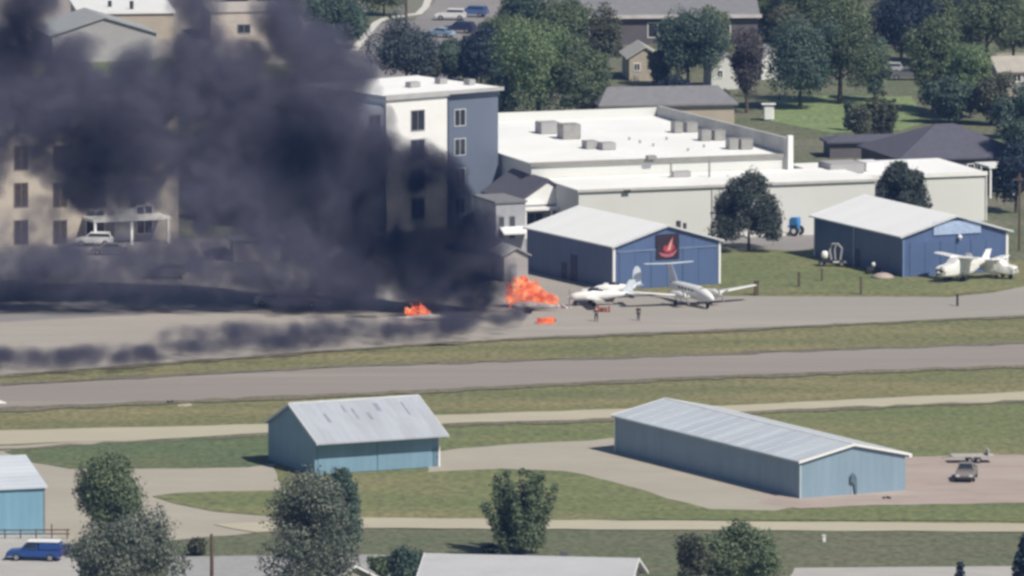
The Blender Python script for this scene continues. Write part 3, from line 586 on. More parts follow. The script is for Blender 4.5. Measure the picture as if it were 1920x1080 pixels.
def leaves(name, centers, radii, n, size, m, parent, nr, squash=1.0, hang=0.0, fill=0.35):
    """n small bent leaf clumps spread through and over the lobes"""
    centers = np.array(centers, float); radii = np.array(radii, float)
    w = radii ** 2; idx = nr.choice(len(radii), n, p=w / w.sum())
    d = nr.normal(size=(n, 3)); d /= np.linalg.norm(d, axis=1)[:, None]
    rr = np.where(nr.random(n) < fill, nr.random(n) ** 0.5 * 0.85, nr.normal(0.97, 0.11, n))
    bump = 1 + 0.20 * np.sin(d[:, 0] * 5 + idx) * np.sin(d[:, 1] * 4.3 + idx * 2) + 0.1 * np.sin(d[:, 2] * 9 + idx)
    p = centers[idx] + d * (radii[idx] * rr * bump)[:, None] * np.array([1, 1, squash])
    p[:, 2] = np.maximum(p[:, 2], 0.15)
    nn = d * 0.8 + nr.normal(size=(n, 3)) * 0.6 + np.array([0, 0, 0.3]); nn /= np.linalg.norm(nn, axis=1)[:, None]
    t = np.cross(nn, nr.normal(size=(n, 3))); t /= np.linalg.norm(t, axis=1)[:, None] + 1e-9; b = np.cross(nn, t)
    s = size * nr.uniform(0.55, 1.35, n)[:, None]
    V = np.empty((n, 4, 3)); V[:, 0] = p - t * s; V[:, 1] = p - b * s * 0.6 + nn * s * 0.2; V[:, 2] = p + t * s; V[:, 3] = p + b * s * 0.6 + nn * s * 0.2
    me = bpy.data.meshes.new(name); me.vertices.add(n * 4); me.vertices.foreach_set('co', V.reshape(-1))
    me.loops.add(n * 4); me.loops.foreach_set('vertex_index', np.arange(n * 4)); me.polygons.add(n)
    me.polygons.foreach_set('loop_start', np.arange(n) * 4); me.polygons.foreach_set('loop_total', np.full(n, 4)); me.update(calc_edges=True)
    me.materials.append(m); o = bpy.data.objects.new(name, me); COL.objects.link(o); o.parent = parent; return o

def tree(px, py, top, wpx, kind, leafk, label, seed, name='deciduous_tree', dens=1.0, leaf=0.17, group=None, zb=0.10, lean=0.0, cat='tree', trunkr=None, tall=1.0):
    base = at(px, py); H = hgt(px, py, py - top); Wd = wpx * mpp(px, py); nr = np.random.default_rng(seed)
    t = thing(name, (base.x, base.y, 0.0), 0, label, cat, group)
    tr = MB(); cs = []; rs = []; r0 = trunkr or max(0.10, H * 0.022)
    if kind == 'round':
        n = 30
        for i in range(n):
            a = nr.uniform(0, 6.283); u = nr.uniform(-1, 1); q = math.sqrt(1 - u * u); k = nr.uniform(0.35, 0.95) * (0.82 + 0.22 * math.sin(a * 2 + seed))
            z = H * (zb + (1 - zb) * 0.5) + u * H * (1 - zb) * 0.5 * k
            cs.append((math.cos(a) * q * Wd * 0.5 * k + lean * z, math.sin(a) * q * Wd * 0.5 * k, z)); rs.append(min(Wd, H) * nr.uniform(0.11, 0.26))
        cs.append((lean * H * .6, 0, H * (zb + (1 - zb) * .5))); rs.append(min(Wd, H) * 0.3)
    elif kind == 'cone':
        n = 46
        for i in range(n):
            f = (i + 0.5) / n; z = H * (zb + (1 - zb) * f); rad = Wd * 0.5 * (1 - f) ** 0.75
            a = i * 2.4 + nr.uniform(-.4, .4); k = nr.uniform(0.55, 0.85)
            cs.append((math.cos(a) * rad * k, math.sin(a) * rad * k, z)); rs.append(max(0.22, rad * 0.34 + 0.1))
    elif kind == 'dome':      # broad pine: flat-bottomed half round
        n = 34
        for i in range(n):
            f = nr.uniform(0, 1) ** 1.2; z = H * (zb + (0.94 - zb) * f); rad = Wd * 0.5 * math.sqrt(max(0.02, 1 - f ** 2.0))
            a = nr.uniform(0, 6.283); k = nr.uniform(0.5, 0.86)
            cs.append((math.cos(a) * rad * k, math.sin(a) * rad * k, z)); rs.append(Wd * nr.uniform(0.09, 0.15))
    elif kind == 'plume':     # upward-swept limbs, each a leafy spindle
        for i in range(15):
            a = i * 2.4 + nr.uniform(-.5, .5); sp = nr.uniform(0.1, 1.0); hz = H * (0.95 - 0.42 * sp * nr.uniform(.7, 1.2))
            ex, ey = math.cos(a) * Wd * 0.56 * sp, math.sin(a) * Wd * 0.56 * sp
            st = H * (zb + 0.06 + 0.1 * (1 - sp))
            for k in range(6):
                f = k / 5; g = 0.35 + 0.65 * f
                cs.append((ex * g ** 0.8, ey * g ** 0.8, st + (hz - st) * f)); rs.append(Wd * (0.105 - 0.05 * f) * nr.uniform(.8, 1.2))
    elif kind == 'column':
        for i in range(34):
            f = i / 33; z = H * (zb + (0.95 - zb) * f); rad = Wd * 0.5 * math.sin(math.pi * min(1, 0.2 + f * 0.75)) * 0.5
            a = nr.uniform(0, 6.283); cs.append((math.cos(a) * rad * 1.25, math.sin(a) * rad * 1.25, min(z, H - Wd * .17))); rs.append(Wd * nr.uniform(0.13, 0.2))
    # trunk with limbs
    tr.tube([(0, 0, 0), (lean * H * .2, 0, H * 0.2), (lean * H * .5, nr.normal() * .1, H * 0.5), (lean * H * .85, 0, H * 0.86)], [r0, r0 * 0.8, r0 * 0.5, r0 * 0.15], 7)
    order = sorted(range(len(cs)), key=lambda i: -rs[i])[:9]
    for i in order:
        c = cs[i]; z0 = min(H * 0.55, max(H * 0.14, c[2] * 0.55))
        tr.tube([(lean * z0, 0, z0), (c[0] * 0.5 + lean * z0 * .5, c[1] * 0.5, (z0 + c[2]) * 0.52), c], [r0 * 0.5, r0 * 0.32, r0 * 0.1], 5)
    tr.build('trunk', M_bark, t)
    area = sum(r * r for r in rs) * 12.6
    n = int(min(26000, max(260, area / (leaf * leaf) * 1.05 * dens)))
    leaves('crown', cs, rs, n, leaf, LK[leafk], t, nr, fill=0.25)
    return t

TREES = [
 # px, py base, top, width, kind, leaf, label, seed, options
 (625, 92, -20, 150, 'round', 'teal', 'green leafy tree at the top edge just right of the smoke', 1, {}),
 (762, 160, 38, 140, 'round', 'bluish', 'bluish grey broad tree standing behind the white hotel roof', 2, dict(dens=.8)),
 (845, 152, 72, 80, 'round', 'teal', 'small green tree between the parked cars and the tall dark tree', 3, {}),
 (902, 165, 55, 95, 'round', 'dark', 'dark round tree touching the left flank of the large bright green tree', 4, {}),
 (1010, 222, 8, 190, 'round', 'bright', 'largest bright green tree, behind the left end of the big white store', 5, dict(dens=1.1)),
 (1090, 228, 70, 120, 'round', 'green', 'duller green tree on the right shoulder of the large bright green tree', 6, {}),
 (940, 226, 120, 60, 'round', 'teal', 'dark green bushy tree right beside the slate hotel wall', 7, {}),
 (955, 110, 20, 90, 'round', 'green', 'green tree above the parked blue car at the top', 8, {}),
 (1135, 130, 10, 70, 'round', 'olive', 'brownish green tree in front of the left part of the long dark building', 9, dict(dens=.7)),
 (1290, 165, 18, 130, 'round', 'teal', 'teal green tree in front of the long dark building, right of its window', 10, {}),
 (1235, 160, 85, 60, 'round', 'green', 'small green tree beside the stacked cream house', 11, {}),
 (1400, 212, 42, 78, 'round', 'brown', 'thin brownish half bare tree between two small pale cottages', 12, dict(dens=.55)),
 (1345, 212, 165, 52, 'round', 'dark', 'dark round shrub against the grey shingle roof', 13, dict(cat='shrub', name='shrub')),
 (1500, 205, 20, 150, 'round', 'teal', 'large teal tree left of the park lawn', 14, {}),
 (1575, 195, -30, 160, 'round', 'green', 'tall full green tree behind the park lawn', 15, {}),
 (1690, 125, -30, 150, 'round', 'dark', 'very dark blue-green tree at the top right, above the silver car', 16, {}),
 (1750, 210, 12, 120, 'round', 'green', 'tall loose green tree right of the park lawn', 17, {}),
 (1820, 222, 60, 110, 'round', 'bright', 'light green tree behind the dark hip roof', 18, {}),
 (1800, 90, -40, 120, 'round', 'dark', 'dark tree at the top edge right of the silver car', 19, {}),
 (1900, 120, -20, 110, 'round', 'green', 'green tree at the upper right corner', 20, {}),
 (1900, 260, 165, 70, 'round', 'teal', 'dark green tree at the right edge above the dark hip roof', 21, {}),
 (1905, 400, 240, 90, 'round', 'dark', 'tall dark tree at the right edge beside the white canopy', 22, dict(dens=.8)),
 (1650, 265, 165, 80, 'plume', 'olive', 'olive shrubby tree on the right of the park lawn', 23, {}),
 (1610, 268, 195, 62, 'round', 'olive', 'sparse olive bush at the front of the park lawn', 24, dict(dens=.5, cat='shrub', name='shrub')),
 (1590, 245, 190, 24, 'column', 'teal', 'slim dark green columnar shrub on the park lawn', 25, dict(name='columnar_shrub', cat='shrub')),
 (1440, 60, -20, 120, 'round', 'green', 'green tree hiding the right end of the long dark building', 26, {}),
 (1000, 60, -30, 130, 'round', 'teal', 'shadowy tree at the top edge left of the long dark building', 27, {}),
 (1404, 470, 334, 150, 'dome', 'needle', 'broad dark pine with a bare lower trunk between the two blue hangars', 28, dict(name='pine_tree', zb=.28, leaf=.15, trunkr=.2)),
 (1688, 425, 308, 128, 'dome', 'needle', 'dark pine rising behind the roof of the right blue hangar', 29, dict(name='pine_tree', zb=.2, leaf=.15, dens=1.4)),
 (1762, 410, 374, 52, 'dome', 'needle', 'low dark shrub in front of the white annex wall', 30, dict(name='shrub', cat='shrub', zb=.1, leaf=.15)),
 (205, 1045, 866, 158, 'round', 'green', 'green tree rising behind the broad silvery bushes near the left hangar', 31, dict(leaf=.15, zb=.3)),
 (232, 1118, 966, 262, 'round', 'silver', 'broad grey-green tree at the bottom left beside the blue pickup', 32, dict(leaf=.15, zb=.1, dens=.9)),
 (578, 1140, 886, 215, 'column', 'silver', 'tall dense silvery tree in front of the small blue hangar', 33, dict(leaf=.14, zb=.08, dens=1.7)),
 (640, 1060, 880, 85, 'column', 'teal', 'slender green tree peeking out behind the tall silvery tree', 34, dict(leaf=.14, zb=.15)),
 (975, 1040, 856, 158, 'plume', 'green', 'upright green tree with feathery branches in the middle of the lower field', 35, dict(leaf=.14, zb=.08, dens=1.3)),
 (1385, 1115, 974, 220, 'round', 'green', 'wide green tree at the bottom edge below the long hangar', 36, dict(leaf=.15, zb=.1)),
 (1300, 1130, 985, 80, 'round', 'olive', 'smaller olive tree on the left side of the wide green tree', 37, dict(leaf=.14, zb=.15, dens=.8)),
 (1925, 1130, 1000, 60, 'column', 'dark', 'dark tree cut off at the lower right corner', 38, dict(leaf=.14, zb=.1)),
 (765, 1105, 1028, 80, 'round', 'teal', 'dark green garden tree left of the pale roof', 39, dict(leaf=.14, zb=.1)),
 (712, 1088, 1042, 50, 'round', 'green', 'low green garden shrub beside the white roof rake', 40, dict(leaf=.15, zb=.05, name='shrub', cat='shrub')),
 (925, 1042, 1018, 74, 'round', 'needle', 'low dark bush at the foot of the feathery green tree', 41, dict(leaf=.14, zb=.0, name='shrub', cat='shrub')),
 (368, 1042, 1006, 44, 'round', 'olive', 'small olive bush left of the wooden pole', 42, dict(leaf=.14, zb=.0, name='shrub', cat='shrub')),
 (1800, 1105, 1052, 24, 'column', 'dark', 'small dark shrub at the bottom edge on the concrete pad', 43, dict(leaf=.13, zb=.0, name='shrub', cat='shrub')),
 (1868, 360, 300, 50, 'round', 'teal', 'green bush behind the white canopy posts', 44, {}),
 (530, 30, -60, 110, 'round', 'green', 'hazy green tree at the top edge left of the leafy tree', 45, {}),
 (720, 30, -70, 90, 'round', 'green', 'green tree at the top edge left of the curved kerb', 51, dict(dens=.7)),
 (1180, 40, -60, 120, 'round', 'teal', 'tree behind the roof of the long dark building, left half', 52, {}),
 (1350, 30, -70, 130, 'round', 'green', 'tree behind the roof of the long dark building, right half', 53, {}),
 (1530, 70, -60, 140, 'round', 'green', 'high green crown at the top edge between the two teal trees', 54, {}),
 (1470, 120, 10, 90, 'round', 'olive', 'olive green crown directly behind the large teal tree', 55, {}),
 (1640, 190, 60, 70, 'round', 'teal', 'teal crown left of the silver car and behind the lawn', 56, {}),
 (1745, 120, -50, 110, 'round', 'green', 'tall light crown right above the silver car', 57, {}),
 (1850, 130, -60, 120, 'round', 'green', 'green crown at the top edge right of the dark tree', 58, {}),
 (1780, 232, 140, 90, 'round', 'teal', 'dark teal tree just left of the peak of the dark hip roof', 59, {}),
 (1860, 235, 130, 80, 'round', 'olive', 'olive tree behind the right side of the dark hip roof', 60, {}),
 (1270, 210, 140, 70, 'round', 'dark', 'dark shrubby tree behind the grey shingle roof', 61, {}),
 (800, 158, 95, 60, 'round', 'olive', 'small olive tree right of the bluish grey tree', 62, {}),
 (1060, 130, -10, 120, 'round', 'green', 'green crown rising behind the largest bright green tree', 63, {}),
 (1330, 120, 20, 80, 'round', 'green', 'green crown directly right of the teal green tree by the long dark building', 64, {}),
 (1925, 340, 170, 90, 'round', 'teal', 'teal tree cut off by the right edge above the tall dark tree', 65, {}),
]
for (px, py, tp, w, kd, lf, lb, sd_, op) in TREES: tree(px, py, tp, w, kd, lf, lb, sd_ + 100, **op)

# ------------------------------------------------------------ vehicles
M_tyre = mat('tyre', (0.02, 0.02, 0.02), 0.9); M_rim = mat('rim', (0.4, 0.4, 0.42), 0.35, metal=0.6)
M_lampg = mat('lamp_glass', (0.7, 0.7, 0.66), 0.2); M_tail = mat('tail_lamp', (0.35, 0.02, 0.02), 0.3)
def paint(name, c): return mat(name, c, 0.3, 0.03, 0.5)
def car(name, px, py, hd, style, m, label, cat='car', group=None):
    """hd: heading of the nose in degrees, 0 = right, -90 = towards the camera"""
    p = at(px, py); t = thing(name, (p.x, p.y, 0.10), R(hd), label, cat, group)
    if style == 'pickup':
        Ln, Wd, H = 5.5, 1.95, 1.85
        low = [(-2.75,.5),(-2.7,1.12),(0.1,1.12),(1.25,1.12),(2.55,1.0),(2.75,.75),(2.72,.45),(-2.7,.42)]
        cab = [(-0.45,1.12),(-0.35,1.78),(0.75,1.80),(1.35,1.14)]
    elif style == 'suv':
        Ln, Wd, H = 4.8, 1.9, 1.75
        low = [(-2.4,.5),(-2.38,1.05),(1.05,1.05),(2.2,.92),(2.4,.7),(2.38,.42),(-2.36,.4)]
        cab = [(-2.3,1.05),(-2.0,1.68),(0.35,1.72),(1.1,1.06)]
    elif style == 'van':
        Ln, Wd, H = 5.6, 2.0, 2.5
        low = [(-2.8,.5),(-2.8,1.3),(1.9,1.3),(2.6,1.05),(2.8,.8),(2.75,.42),(-2.75,.4)]
        cab = [(-2.78,1.3),(-2.72,2.45),(1.0,2.45),(1.85,1.32)]
    else:
        Ln, Wd, H = 4.5, 1.8, 1.42
        low = [(-2.25,.45),(-2.2,.9),(-1.6,.95),(0.95,.92),(2.0,.82),(2.25,.62),(2.2,.36),(-2.2,.35)]
        cab = [(-1.75,.94),(-1.0,1.38),(0.2,1.42),(1.05,.93)]
    h = Wd / 2
    body = MB().prism(low, -h, h)
    n = len(cab); ins = 0.22; body.add([(x, -h + 0.05 + (ins if z > cab[0][1] + .1 else 0), z) for x, z in cab] + [(x, h - 0.05 - (ins if z > cab[0][1] + .1 else 0), z) for x, z in cab],
        [tuple(range(n)), tuple(range(n, 2*n))[::-1]] + [(i, (i+1) % n, n + (i+1) % n, n + i) for i in range(n)])
    bd = body.build('body', m, t, bevel=0.06)
    # glass band, slightly proud of the cabin
    cx = sum(x for x, z in cab) / n; z0, z1 = cab[0][1], max(z for x, z in cab); e = 0.015
    def gp(f, side):
        A, B_, C_, D = cab[0], cab[1], cab[2], cab[3]
        def lerp(u, v, k): return (u[0] + (v[0]-u[0]) * k, u[1] + (v[1]-u[1]) * k)
        pts = [lerp(A, B_, .22), lerp(A, B_, .82), lerp(D, C_, .82), lerp(D, C_, .22)]
        sh = 0.12 if style != 'van' else 0.1
        q = []
        for i, (x, z) in enumerate(pts):
            x = x + (sh if i < 2 else -sh); k = (z - z0) / (z1 - z0); y = (h - 0.05 - ins * k + e); q.append((x, side * y, z))
        if style == 'van': q[0] = (0.2, q[0][1], q[0][2]); q[1] = (0.2, q[1][1], q[1][2])
        return q
    for s in (-1, 1):
        q = gp(0, s); MB().add(q + [(x, y - s * 0.03, z) for x, y, z in q], [(0,1,2,3),(4,7,6,5),(0,4,5,1),(1,5,6,2),(2,6,7,3),(3,7,4,0)]).build('side_window', M_glass, t)
    for i0, i1, nm in ((3, 2, 'windscreen'), (0, 1, 'rear_window')):
        if style == 'van' and nm == 'rear_window': continue
        A, B_ = cab[i0], cab[i1]; sx = 0.02 if i0 == 3 else -0.02; q = []
        for k, sd2 in ((.15, -1), (.88, -1), (.88, 1), (.15, 1)):
            x = A[0] + (B_[0]-A[0]) * k + sx; z = A[1] + (B_[1]-A[1]) * k; kk = (z - z0) / (z1 - z0); q.append((x, sd2 * (h - .16 - ins * kk), z + 0.01))
        MB().add(q + [(x - sx * 2, y, z) for x, y, z in q], [(0,1,2,3),(4,7,6,5),(0,4,5,1),(1,5,6,2),(2,6,7,3),(3,7,4,0)]).build(nm, M_glass, t)
    if style == 'pickup': MB().box(-2.6, -0.6, -h + .15, h - .15, 1.10, 1.135).build('bed_liner', M_dark, t)
    wr = 0.38 if style in ('pickup', 'suv', 'van') else 0.32
    w = MB(); w.tube([(0, -0.12, 0), (0, 0.12, 0)], wr, 14); rm = MB(); rm.tube([(0, -0.135, 0), (0, 0.135, 0)], wr * 0.6, 10)
    for x in (-Ln * .3, Ln * .31):
        for s in (-1, 1):
            o = w.build('wheel', M_tyre, t); o.location = (x, s * (h - 0.08), wr); r2 = rm.build('rim', M_rim, o)
    for s in (-1, 1):
        xf = Ln / 2 - 0.06; MB().box(xf, xf + 0.07, s * (h - .3) - .18, s * (h - .3) + .18, .62, .8).build('headlight', M_lampg, t)
        MB().box(-Ln/2 - 0.02, -Ln/2 + 0.06, s * (h - .2) - .12, s * (h - .2) + .12, .7, .98).build('tail_light', M_tail, t)
    MB().box(Ln/2 - .03, Ln/2 + .06, -h + .1, h - .1, .38, .56).build('bumper', M_dark, t)
    return t
P_white = paint('white_car_paint', (0.7, 0.7, 0.7)); P_blue = paint('blue_car_paint', (0.02, 0.07, 0.26)); P_sil = paint('silver_car_paint', (0.42, 0.43, 0.45))
P_grey = paint('grey_car_paint', (0.15, 0.15, 0.16)); P_dk = paint('dark_car_paint', (0.03, 0.03, 0.04)); P_lb = paint('light_blue_car_paint', (0.30, 0.42, 0.55)); P_brown = paint('taupe_car_paint', (0.22, 0.20, 0.19))
car('pickup_truck', 1812, 900, -97, 'pickup', P_brown, 'grey brown pickup truck standing on the pink dirt yard beside the long hangar', 'pickup')
car('pickup_truck', 66, 1052, 172, 'pickup', P_blue, 'bright blue vehicle with a white top parked in front of the sky blue hangar', 'pickup')
car('suv', 845, 38, 176, 'suv', P_white, 'white car in the street at the top, left of the blue car')
car('suv', 886, 32, 165, 'suv', paint('mid_blue_car_paint', (0.09, 0.16, 0.36)), 'mid blue car in the street at the top, partly behind the green trees')
car('sedan', 826, 70, 150, 'sedan', P_lb, 'pale blue-grey car parked below the white car at the top')
car('suv', 862, 62, 160, 'suv', paint('navy_car_paint', (0.03, 0.045, 0.11)), 'navy car right behind the white car at the top street')
car('suv', 1662, 140, 178, 'suv', P_sil, 'silver car under the very dark tree at the top right')
car('suv', 1700, 150, 178, 'suv', P_grey, 'grey car right of the silver car under the trees')
car('suv', 437, 14, 175, 'suv', P_dk, 'dark car at the top edge on the pale lot beside the smoke')
car('sedan', 205, 478, 178, 'sedan', P_grey, 'dark grey car with glinting lamps in front of the beige hotel canopy')
car('suv', 176, 462, 178, 'suv', P_white, 'white car parked directly under the beige hotel canopy')
car('sedan', 417, 486, 5, 'sedan', P_dk, 'dark car half veiled by smoke beside the pale shelter wall')
car('suv', 312, 522, 175, 'suv', P_brown, 'taupe car alone in the middle of the smoky car park')
car('sedan', 512, 574, 3, 'sedan', P_white, 'white car in the smoke near the taxiway edge')
car('suv', 560, 578, 3, 'suv', P_sil, 'silver car in the smoke nearest the second fire')
car('suv', 1270, 28, 4, 'suv', P_grey, 'grey vehicle at the top edge behind the long dark building')
car('suv', 962, 440, 186, 'suv', P_white, 'white car between the grey outbuilding and the gabled office')
for o in [q for q in COL.objects if q.get('label', '').startswith('grey vehicle at the top edge')]:
    for c_ in list(o.children_recursive) + [o]: bpy.data.objects.remove(c_)
# white top on the blue pickup
bp_ = [q for q in COL.objects if q.get('label', '').startswith('bright blue vehicle')][0]
MB().box(-2.5, 0.7, -0.85, 0.85, 1.87, 1.98).build('white_roof', M_white, bp_, bevel=0.04); MB().box(-2.6, -0.48, -0.9, 0.9, 1.14, 1.868).build('canopy_shell', P_blue, bp_, bevel=0.08)

# ------------------------------------------------------------ aircraft
def ring(x, cz, ry, rz, n=16, p=2.3, cy_=0.0):
    out = []
    for i in range(n):
        a = 2 * math.pi * i / n; c, s_ = math.cos(a), math.sin(a)
        out.append((x, cy_ + ry * math.copysign(abs(c) ** (2/p), c), cz + rz * math.copysign(abs(s_) ** (2/p), s_)))
    return out
def wing(mb, root, tip, cr, ct, th=0.12):
    """root / tip: leading edge points; chord runs aft (-x)"""
    prof = [(0, 0), (0.08, .45), (0.3, .55), (0.7, .28), (1, 0), (0.7, -.12), (0.3, -.3), (0.08, -.3)]
    d = Vector(tip) - Vector(root); vert = abs(d.z) > abs(d.y); rings = []
    for P, c in ((root, cr), (Vector(root).lerp(Vector(tip), .5), (cr + ct) / 2), (tip, ct)):
        rings.append([(P[0] - u * c, P[1] + (w * c * th if vert else 0), P[2] + (0 if vert else w * c * th)) for u, w in prof])
    mb.loft(rings)
M_air = mat('aircraft_white', (0.80, 0.80, 0.79), 0.35, 0.03, 0.5); M_air2 = mat('aircraft_bluish', (0.62, 0.68, 0.76), 0.35, 0.04, 0.5)
def prop(parent, x, y, z, r, nb=3, rot=0.4):
    sp = MB(); sp.loft([ring(x, z, .16, .16, 10, 2, y), ring(x + .15, z, .13, .13, 10, 2, y), ring(x + .32, z, .02, .02, 10, 2, y)]); sp.build('spinner', M_air, parent, smooth=True)
    for k in range(nb):
        a = rot + 2 * math.pi * k / nb; ca, sa = math.cos(a), math.sin(a); B = MB()
        B.loft([[(x + .1 + dx, y + ca * q - sa * wd, z + sa * q + ca * wd) for dx, wd in ((-.03, -w_), (.03, -w_), (.03, w_), (-.03, w_))] for q, w_ in ((.12, .07), (r * .6, .11), (r, .05))])
        B.build('propeller_blade', mat('blade_grey', (0.2, 0.2, 0.2), 0.5), parent)
def gear(parent, x, y, zt):
    B = MB(); B.tube([(x, y, zt), (x, y, .35)], .06, 6); l = B.build('landing_gear', M_unit, parent); MB().tube([(x, y - .1, .3), (x, y + .1, .3)], .3, 12).build('tyre', M_tyre, l)
# T-tail twin, nose towards the camera and right
P = at(1299, 572); t = thing('twin_propeller_airplane', (P.x, P.y, 0.08), R(-66), 'white twin-propeller airplane with a high T-shaped tail in front of the blue hangar gable', 'airplane')
f = MB(); f.loft([ring(*a) for a in ((-6.6,1.95,.12,.15),(-5.5,1.8,.32,.38),(-3.5,1.65,.6,.68),(-1.5,1.55,.72,.8),(1.5,1.55,.73,.82),(3,1.5,.70,.78),(4,1.42,.58,.6),(5,1.3,.38,.38),(5.7,1.22,.12,.14))])
fb = f.build('fuselage', M_air, t, smooth=True)
B = MB(); [B.box(x, x + .35, s * .745 - .02, s * .745 + .02, 1.7, 2.0) for x in (-2.4, -1.5, -.6, .3, 1.2) for s in (-1, 1)]; B.build('cabin_window', M_glass, fb)
MB().loft([ring(2.85, 1.98, .5, .34), ring(3.55, 1.9, .42, .2)]).build('windscreen', M_glass, fb)
for s in (-1, 1):
    B = MB(); wing(B, (1.3, s * .5, 1.05), (.45, s * 8.1, 1.9), 2.3, 1.2); w = B.build('wing', M_air, t, smooth=False)
    B = MB(); wing(B, (-6.1, 0.0, 4.15), (-6.6, s * 3.2, 4.2), 1.15, .8); B.build('tailplane', M_air2, t)
    B = MB(); B.loft([ring(*a, 12, 2.2, s * 2.3) for a in ((-1.6,1.3,.12,.15),(-.6,1.35,.32,.36),(1,1.38,.42,.46),(2.3,1.36,.38,.42),(2.75,1.34,.18,.2))]); nc = B.build('engine_nacelle', M_air, t, smooth=True)
    prop(nc, 2.7, s * 2.3, 1.34, 1.15, 4, .5); gear(t, .1, s * 2.3, 1.1)
gear(t, 4.1, 0, 1.0)
B = MB(); wing(B, (-4.0, 0, 2.1), (-5.9, 0, 4.2), 2.5, 1.35, .1); B.build('tail_fin', M_air2, t)
# low-wing single, nose to the left by the fire
P = at(1118, 574); t = thing('light_airplane', (P.x, P.y, 0.08), R(188), 'white low-wing light airplane parked next to the fire with its nose towards the flames', 'airplane')
f = MB(); f.loft([ring(*a) for a in ((-4.3,1.35,.1,.14),(-3,1.3,.25,.3),(-1.2,1.25,.48,.52),(.4,1.3,.58,.68),(1.4,1.2,.56,.58),(2.5,1.12,.48,.46),(3.1,1.08,.3,.3))]); fb = f.build('fuselage', M_air, t, smooth=True)
MB().loft([ring(-.9, 1.62, .36, .12), ring(-.2, 1.85, .42, .26), ring(.7, 1.85, .42, .24), ring(1.25, 1.6, .36, .1)]).build('canopy', M_glass, fb, smooth=True)
for s in (-1, 1):
    B = MB(); wing(B, (1.3, s * .4, .85), (1.0, s * 5.2, 1.3), 1.6, 1.15); B.build('wing', M_air, t)
    B = MB(); wing(B, (-3.4, s * .1, 1.45), (-3.8, s * 1.9, 1.5), .95, .65); B.build('tailplane', M_air, t); gear(t, .5, s * 1.5, .8)
B = MB(); wing(B, (-2.9, 0, 1.4), (-3.9, 0, 3.0), 1.35, .8, .12); B.build('tail_fin', M_air2, t); prop(t, 3.1, 0, 1.08, .95, 2, 1.3); gear(t, 2.5, 0, .8)
# high-wing single behind: raised aileron and oval fin seen against the hangar
P = at(1152, 560); t = thing('light_airplane', (P.x, P.y, 0.08), R(186), 'white light airplane with a rounded upright tail fin, between the first plane and the twin', 'airplane')
f = MB(); f.loft([ring(*a) for a in ((-3.2,1.3,.1,.12),(-2,1.25,.24,.28),(-.5,1.2,.42,.5),(.8,1.2,.5,.55),(2,1.1,.42,.42),(2.6,1.05,.2,.22))]); fb = f.build('fuselage', M_air, t, smooth=True)
MB().loft([ring(-.6, 1.55, .3, .12), ring(0, 1.72, .36, .22), ring(.7, 1.65, .34, .14)]).build('canopy', M_glass, fb, smooth=True)
for s in (-1, 1):
    B = MB(); wing(B, (.9, s * .35, .9), (.8, s * 4.6, 1.2), 1.35, 1.0); B.build('wing', M_air, t); gear(t, .3, s * 1.2, .8)
    B = MB(); wing(B, (-2.5, s * .1, 1.4), (-2.8, s * 1.6, 1.75), .8, .6); B.build('tailplane', M_air2, t)
B = MB(); B.prism([(-3.2, 1.3), (-2.2, 1.35), (-2.15, 2.2), (-2.25, 3.3), (-2.45, 3.7), (-2.75, 3.8), (-3.0, 3.6), (-3.2, 3.0)], -.06, .06); B.build('tail_fin', M_air2, t); prop(t, 2.6, 0, 1.05, .85, 2, .2); gear(t, 2.1, 0, .8)
# bulky covered aircraft before the right hangar
def covered_plane(px, py, hd, label, sc=1.0, top=1.0):
    P = at(px, py); t = thing('covered_airplane', (P.x, P.y, 0.08), R(hd), label, 'airplane', 'covered airplanes before the banner hangar'); t.scale = (sc, sc, sc)
    cv = mat('white_fabric', (0.80, 0.79, 0.77), 0.9, 0.05, 1.5)
    f = MB(); f.loft([ring(*a, 16, 4) for a in ((-4.2,1.9,.15,.2),(-2.6,1.75,.45,.5),(-1.2,1.6,.85,.95),(.9,1.55,.95,1.0),(1.5,1.25,.9,.72),(2.7,1.15,.7,.55),(3.0,1.1,.45,.35))]); fb = f.build('fuselage', M_air, t, smooth=False)
    f = MB(); f.prism([(-1.3, 1.6), (1.5, 1.5), (1.0, 2.35), (.2, 2.62), (-.9, 2.55), (-1.7, 2.1)], -.92, .92); f.build('fabric_cover', cv, t, bevel=.12)
    for s in (-1, 1):
        B = MB(); wing(B, (.9, s * .6, 2.55), (.7, s * 3.4 * top, 2.7), 1.7, 1.4, .16); w = B.build('wing', M_air, t); gear(t, .5, s * 1.0, 1.0)
        MB().tube([(.3, s * .95, 1.2), (.2, s * 2.2 * top, 2.5)], .06, 6).build('wing_strut', M_air, w)
        B = MB(); wing(B, (-3.3, s * .1, 1.95), (-3.6, s * 1.6, 1.95), 1.0, .75); B.build('tailplane', M_air, t)
    f = MB(); f.prism([(1.1, 1.15), (2.9, 1.0), (3.0, 1.5), (2.4, 1.75), (1.3, 1.85)], -.78, .78); f.build('cowl_cover', cv, t, bevel=.1)
    MB().box(2.99, 3.04, -.5, -.15, 1.15, 1.4).build('air_intake', M_dark, fb); MB().box(2.99, 3.04, .15, .5, 1.15, 1.4).build('air_intake', M_dark, fb)
    B = MB(); wing(B, (-3.0, 0, 2.0), (-3.8, 0, 3.1), 1.2, .8, .1); B.build('tail_fin', M_air, t); gear(t, 2.1, 0, 1.0); prop(t, 3.0, 0, 1.1, .8, 2, .9)
covered_plane(1800, 527, -140, 'bulky white covered airplane whose nose points at the camera before the banner hangar', 1.12)
covered_plane(1868, 522, -28, 'smaller white covered airplane on the right, partly behind the other covered airplane', .9, .8)
